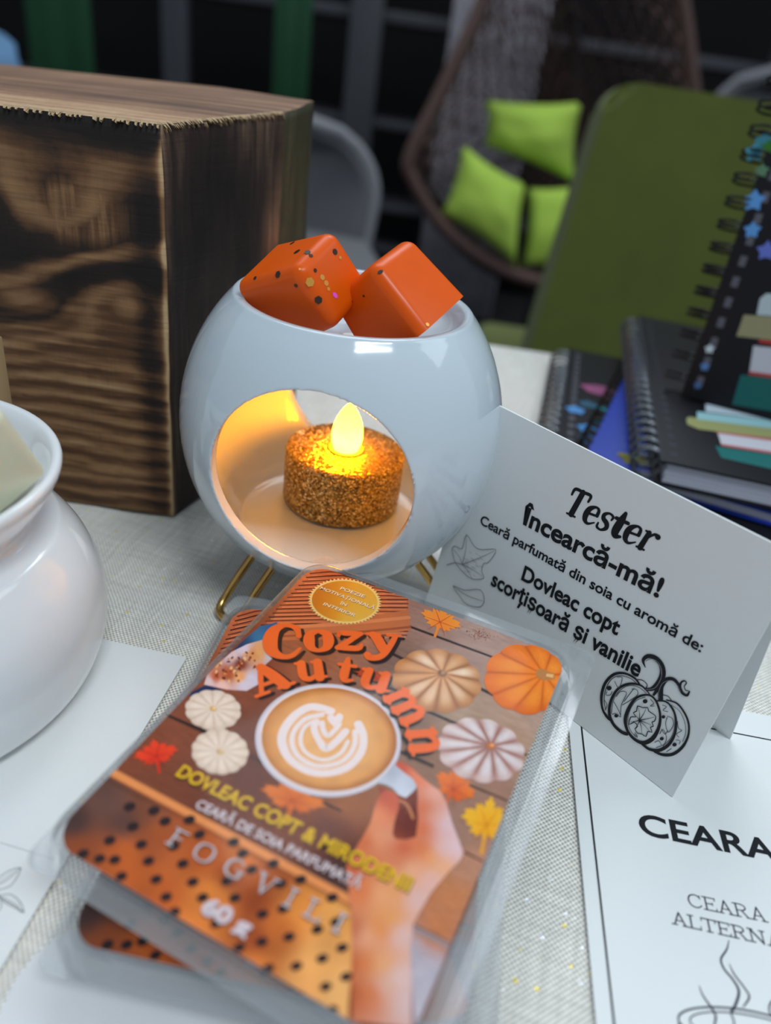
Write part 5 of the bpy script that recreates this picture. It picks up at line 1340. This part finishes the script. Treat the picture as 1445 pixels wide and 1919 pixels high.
# ------------------------------------------------------------------ blurred background
def leg_tube(name, a, b, r, mat, parent): return tube(name, [a, b], r, mat, parent, 10)
def green_chair():
    tl, bl = Vector((0.1395, 0.86, 0.146)), Vector((0.1395, 0.80, -0.30))
    root = empty('upholstered_chair', (0.34, 0.86, FLOOR_Z), 'olive green upholstered chair with a tall flat back behind the table', 'chair')
    R0 = root.matrix_world.inverted() if False else Matrix.Translation((-0.34, -0.86, -FLOOR_Z))
    ey = (tl-bl).normalized(); ex = Vector((1, 0.05, 0)).normalized(); ez = ex.cross(ey).normalized(); ex = ey.cross(ez)
    H = (tl-bl).length; W_ = 0.40
    m = Matrix((ex, ey, ez)).transposed().to_4x4(); m.translation = bl
    bm = bmesh.new(); pr = [(x*(1+0.22*(0.5-(y/H+0.5)))+W_/2, y+H/2) for x, y in rounded_rect(W_, H, 0.028, 6)]
    bm_prism(bm, pr, -0.05, 0.0)
    bmesh.ops.bevel(bm, geom=[e for e in bm.edges if abs(e.verts[0].co.z-e.verts[1].co.z) < 1e-6], offset=0.010, segments=3, affect='EDGES')
    for v in bm.verts: v.co = R0 @ (m @ v.co)
    o = from_bm('backrest', bm, 'olive', root); autosmooth(o, 40)
    o = box('seat', (0, 0.22, -0.30-FLOOR_Z+0.02), (0.46, 0.46, 0.09), 'olive', root, 0.025, seg=4)
    for sx in (-1, 1):
        for sy in (0.03, 0.40):
            leg_tube('leg', (sx*0.19, sy, -0.32-FLOOR_Z), (sx*0.21, sy, 0.0), 0.012, 'dark_metal', root)
green_chair()
def shell_chair(x, y, rz, w, htop, name_label, mat='grey_fabric', edge='grey_shell'):
    root = empty('shell_chair', (x, y, FLOOR_Z), name_label, 'chair', 'grey shell chairs behind the table'); root.rotation_euler.z = rz
    top = htop-FLOOR_Z; seat = 0.44
    bm = bmesh.new(); n = 22; rows = 12; G = []
    for j in range(rows+1):
        v = j/rows; z = seat-0.02+(top-seat+0.02)*v
        hw = w/2*math.sqrt(max(0.0, 1-max(0, (v-0.45)/0.55)**2.2)) if v > 0.45 else w/2*(0.92+0.08*v/0.45)
        G.append([bm.verts.new((hw*(2*i/n-1), -0.10*(2*i/n-1)**2+0.04*v, z)) for i in range(n+1)])
    for j in range(rows):
        for i in range(n): bm.faces.new((G[j][i], G[j][i+1], G[j+1][i+1], G[j+1][i]))
    o = from_bm('backrest', bm, mat, root, True); s = o.modifiers.new('t', 'SOLIDIFY'); s.thickness = 0.03
    rim = [(w/2*0.92, -0.095, seat-0.02)]
    for j in range(1, rows+1):
        g = G
    pts = []
    for j in range(rows+1):
        v = j/rows; hw = w/2*math.sqrt(max(0.0, 1-max(0, (v-0.45)/0.55)**2.2)) if v > 0.45 else w/2*(0.92+0.08*v/0.45)
        pts.append((hw, -0.10+0.04*v, seat-0.02+(top-seat+0.02)*v))
    full = pts+[(-p[0], p[1], p[2]) for p in pts[::-1]]
    tube('rim', full, 0.016, edge, root, 8)
    box('seat', (0, -0.22, seat), (w*0.98, 0.44, 0.06), mat, root, 0.025, seg=3)
    for sx in (-1, 1):
        for sy in (-0.04, -0.38): leg_tube('leg', (sx*w*0.40, sy, seat-0.02), (sx*w*0.46, sy, 0), 0.013, edge, root)
shell_chair(-0.375, 2.05, 0.25, 0.44, -0.012, 'grey shell chair with rounded back, beside the wooden block')
shell_chair(1.14, 3.16, -0.1, 0.44, 0.26, 'grey rounded chair back far right behind the olive chair')
o = shell_chair

def egg_chair():
    Y0 = 2.25
    c = aty(1052, 96, Y0); root = empty('hanging_chair', (c.x, Y0, FLOOR_Z), 'brown rattan egg swing chair with lime green cushions', 'swing chair')
    R0 = Matrix.Translation((-c.x, -Y0, -FLOOR_Z)); iR = R0
    rimpx = [(905, 0), (868, 85), (815, 195), (768, 292), (772, 335), (826, 420), (905, 484), (990, 522), (1120, 540), (1240, 500), (1298, 400), (1312, 260), (1300, 165), (1282, 20), (1245, -160), (1180, -320), (1080, -420), (1000, -330), (950, -160)]
    def d_of(px): return Y0+(px-1052)/1000*0.25
    rim = [aty(x, y, d_of(x)) for x, y in rimpx]
    q = catmull([tuple(p) for p in rim], 6, True)
    bm = bmesh.new(); bm_tube(bm, [iR @ Vector(p) for p in q], 0.019, 8, True); from_bm('rim_frame', bm, 'rattan', root, True)
    # woven shell: rings shrinking backwards
    cen = sum((Vector(p) for p in q), Vector())/len(q)
    bm = bmesh.new(); rows = 11; G = []
    idx = list(range(0, len(q), 2))
    for j in range(rows+1):
        a = j/rows*PI/2*0.96; k = math.cos(a)**0.8; back = 0.42*math.sin(a)
        G.append([bm.verts.new(iR @ (cen+(Vector(q[i])-cen)*k+Vector((0.10*math.sin(a), back, -0.12*math.sin(a))))) for i in idx])
    N = len(idx)
    for j in range(rows):
        for i in range(N):
            a_, b_, c_, d_ = G[j][i], G[j][(i+1) % N], G[j+1][(i+1) % N], G[j+1][i]
            if (i+j) % 2: bm.faces.new((a_, b_, c_)); bm.faces.new((a_, c_, d_))
            else: bm.faces.new((a_, b_, d_)); bm.faces.new((b_, c_, d_))
    o = from_bm('woven_shell', bm, 'rattan', root); w = o.modifiers.new('w', 'WIREFRAME'); w.thickness = 0.008; w.use_even_offset = False
    # solid woven skirt below the rim
    low = [rim[i] for i in range(3, 9)]; lq = catmull([tuple(p) for p in low], 5)
    bm = bmesh.new(); prev = None
    for j in range(5):
        t = j/4; ring = [bm.verts.new(iR @ (Vector(p)+(cen-Vector(p))*0.28*t**1.5+Vector((0.03*t, 0.16*t, -0.20*t)))) for p in lq]
        if prev:
            for i in range(len(ring)-1): bm.faces.new((prev[i], prev[i+1], ring[i+1], ring[i]))
        prev = ring
    o = from_bm('woven_base', bm, MT['rattan_dark'], root, True); s = o.modifiers.new('t', 'SOLIDIFY'); s.thickness = 0.015
    # stand
    top = iR @ (rim[16]+Vector((0, 0.0, 0.05))); 
    tube('stand', catmull([tuple(top), tuple(top+Vector((0.05, 0.25, 0.10))), tuple(top+Vector((0.10, 0.52, -0.25))), (0.15, 0.60, 0.8), (0.15, 0.50, 0.03)], 6), 0.022, 'dark_metal', root, 10)
    lathe('stand_foot', [(0, 0), (0.38, 0), (0.38, 0.025), (0, 0.03)], 'dark_metal', root, 40, (0.15, 0.25, 0))
    # cushions: soft pillows
    def pillow(px4, Y, th, lbl=None, seedv=0, dz=(0, 0, 0, 0)):
        cs = [aty(x, y, Y+d) for (x, y), d in zip(px4, dz)]
        n = 16; bm = bmesh.new(); F = []; Bk = []
        nrm = (cs[1]-cs[0]).cross(cs[3]-cs[0]).normalized()
        if nrm.dot(cP-cs[0]) < 0: nrm = -nrm
        for s in (1, -1):
            g = []
            for j in range(n+1):
                row = []
                for i in range(n+1):
                    u, v = i/n, j/n
                    a, b = u*2-1, v*2-1
                    # pinch the sides between corners
                    pu = u+(0.5-u)*0.10*(1-b*b); pv = v+(0.5-v)*0.10*(1-a*a)
                    p = (cs[0]*(1-pu)+cs[1]*pu)*(1-pv)+(cs[3]*(1-pu)+cs[2]*pu)*pv
                    hgt = th*((1-a*a)*(1-b*b))**0.42*(1+0.18*noise.noise(Vector((a*1.5+seedv, b*1.5, seedv))))
                    row.append(iR @ (p+nrm*hgt*s*0.5))
                g.append(row)
            (F if s == 1 else Bk).extend(g)
        V = {}
        def vert(p, key):
            if key not in V: V[key] = bm.verts.new(p)
            return V[key]
        for s, g in ((1, F), (-1, Bk)):
            for j in range(n):
                for i in range(n):
                    ks = []
                    for (jj, ii) in ((j, i), (j, i+1), (j+1, i+1), (j+1, i)):
                        edge = ii in (0, n) or jj in (0, n); ks.append(vert(g[jj][ii], (jj, ii) if edge else (jj, ii, s)))
                    bm.faces.new(ks)
        o = from_bm('cushion', bm, 'lime', None, True); o.matrix_world = R0.inverted()
        return o
    specs = [([(908, 188), (1092, 190), (1078, 345), (905, 272)], Y0+0.12, 0.15, 'square lime cushion at the back of the swing chair', (0, 0, 0, 0)),
             ([(868, 270), (985, 345), (968, 500), (826, 400)], Y0-0.02, 0.14, 'lime cushion at the front left of the swing chair', (0, .05, -.02, -.02)),
             ([(990, 352), (1130, 335), (1100, 520), (978, 500)], Y0+0.02, 0.13, 'lime cushion low in the swing chair beside the olive chair back', (0.05, .05, 0, 0))]
    for i, (p4, Y, th, lb, dz) in enumerate(specs):
        tag(pillow(p4, Y, th, None, i*3.1, dz), lb, 'cushion', 'lime cushions in the swing chair')
MT['rattan_dark'] = simple('dark_rattan', (0.022, 0.013, 0.012, 1), 0.7, nscale=30)
egg_chair()

def rack():
    root = empty('storage_rack', (-0.25, 3.5, FLOOR_Z), 'dark grey metal storage rack along the back of the hall', 'rack')
    def P_(px, py, Y): return aty(px, py, Y)
    for x, w, y in ((-1.10, 0.10, 3.45), (-0.345, 0.125, 3.45), (-1.95, 0.09, 3.45), (1.25, 0.05, 3.45), (0.065, 0.12, 3.45)):
        box('post', (x+0.25, y-3.5, 0.85), (w, 0.05, 1.7), 'grey_metal', root, 0.004)
    for z, h_, mt in ((0.262, 0.040, 'grey_metal'), (-0.115, 0.030, 'grey_metal'), (-0.44, 0.03, 'grey_metal'), (0.62, 0.03, 'grey_metal'), (-0.62, 0.03, 'grey_metal')):
        box('shelf', (0, 0.19, z-FLOOR_Z), (3.3, 0.40, h_), mt, root, 0.003)
    q = aty(857, 35, 3.40)
    g = lathe('round_lamp', [(0, -0.020), (0.014, -0.014), (0.020, 0), (0.014, 0.014), (0, 0.020)], 'white_light', root, 24, (q.x+0.25, q.y-3.5, q.z-FLOOR_Z)); g['label'] = 'small round glowing lamp'
rack()
def banner(px, label, top, bottom, Y):
    a, b = aty(px[0], top, Y), aty(px[1], top, Y)
    w = (b.x-a.x); z1 = 0.9; z0 = FLOOR_Z+0.012
    bm = bmesh.new(); n = 10; cols = []
    cx = (a.x+b.x)/2
    for i in range(n+1):
        x = a.x+w*i/n; y = Y+0.006*math.sin(i*1.3)
        cols.append([bm.verts.new((x, y, z0)), bm.verts.new((x, y, 0.1)), bm.verts.new((x, y, z1))])
    for i in range(n):
        for k in range(2): bm.faces.new((cols[i][k], cols[i+1][k], cols[i+1][k+1], cols[i][k+1]))
    o = from_bm('banner', bm, 'banner', None, True); s = o.modifiers.new('t', 'SOLIDIFY'); s.thickness = 0.006
    tag(o, label, 'banner', 'plain green banners')
banner((52, 172), 'plain green banner hanging above the left end of the wooden block', 60, 0, 2.85)
banner((514, 582), 'plain green banner hanging between the grey rack posts', 60, 0, 2.85)
def curtain():
    bm = bmesh.new(); n = 90; a = aty(838, 100, 3.05); b = aty(1015, 100, 3.05); prev = None
    for i in range(n+1):
        x = a.x+(b.x-a.x)*i/n; y = 3.05+0.018*math.sin(i*0.62)+0.008*math.sin(i*1.9)
        cur = [bm.verts.new((x, y, z)) for z in (FLOOR_Z+0.01, -0.2, 0.2, 0.95)]
        if prev:
            for k in range(3): bm.faces.new((prev[k], cur[k], cur[k+1], prev[k+1]))
        prev = cur
    o = from_bm('curtain', bm, 'curtain', None, True); s = o.modifiers.new('t', 'SOLIDIFY'); s.thickness = 0.003
    tag(o, 'mottled grey lilac curtain seen through the swing chair weave', 'curtain')
curtain()
def garment():
    bm = bmesh.new(); a = aty(-60, -40, 1.5); 
    px = [(-180, -20), (-70, 40), (-45, 80), (-14, 140), (4, 210), (-180, 260)]
    pts = [aty(x, y, 1.5) for x, y in px]
    f = [bm.verts.new(p) for p in pts]; b = [bm.verts.new(p+Vector((0, 0.14, 0))) for p in pts]
    bm.faces.new(f); bm.faces.new(b[::-1])
    for i in range(len(f)): bm.faces.new((f[i], b[i], b[(i+1) % len(f)], f[(i+1) % len(f)]))
    bmesh.ops.bevel(bm, geom=list(bm.edges), offset=0.02, segments=3, affect='EDGES')
    o = from_bm('blue_garment', bm, 'blue_fabric'); autosmooth(o, 60)
    tag(o, 'edge of pale blue cloth at the upper left behind the wooden block', 'cloth')
garment()

# ------------------------------------------------------------------ light
def area(name, loc, target, sx, sy, energy, color):
    d = bpy.data.lights.new(name, 'AREA'); d.shape = 'RECTANGLE'; d.size = sx; d.size_y = sy; d.energy = energy; d.color = color
    o = bpy.data.objects.new(name, d); COL.objects.link(o); o.location = loc
    o.rotation_euler = (Vector(target)-Vector(loc)).to_track_quat('-Z', 'Y').to_euler(); return o
def tube_lamp(name, c, d, L, w, energy, color):
    o = area(name, c, (c[0], c[1], 0), L, w, energy, color)
    o.rotation_euler = (0, 0, math.atan2(d[1], d[0])); return o
tube_lamp('ceiling_tube', (0.66, -0.70, 2.1), (0.83, 0.41), 0.93, 0.06, LP['tube'], (0.84, 0.95, 1.0))
area('ceiling_panel', (-0.3, 1.6, 2.3), (0.0, 0.2, 0), 1.6, 1.0, LP['panel'], (0.86, 0.95, 1.0))
area('ceiling_panel_side', (1.9, 0.6, 1.9), (0.0, 0.15, 0), 1.0, 1.0, LP['side'], (0.82, 0.93, 1.0))
area('ceiling_panel_hall', (0.4, 2.3, 2.4), (0.5, 2.6, -0.6), 1.2, 1.0, LP['hall'], (0.9, 0.93, 1.0))
wd = bpy.data.worlds.new('hall'); S.world = wd; wd.use_nodes = True
bg = wd.node_tree.nodes['Background']; bg.inputs[0].default_value = (0.72, 0.84, 1.0, 1); bg.inputs[1].default_value = LP['world']

S.view_settings.view_transform = 'Standard'; S.view_settings.look = 'None'
S.view_settings.gamma = 1.0; S.view_settings.use_curve_mapping = False; S.view_settings.exposure = 0.0
S.cycles.max_bounces = 12; S.cycles.transparent_max_bounces = 24; S.cycles.sample_clamp_indirect = 6.0
S.cycles.use_denoising = True
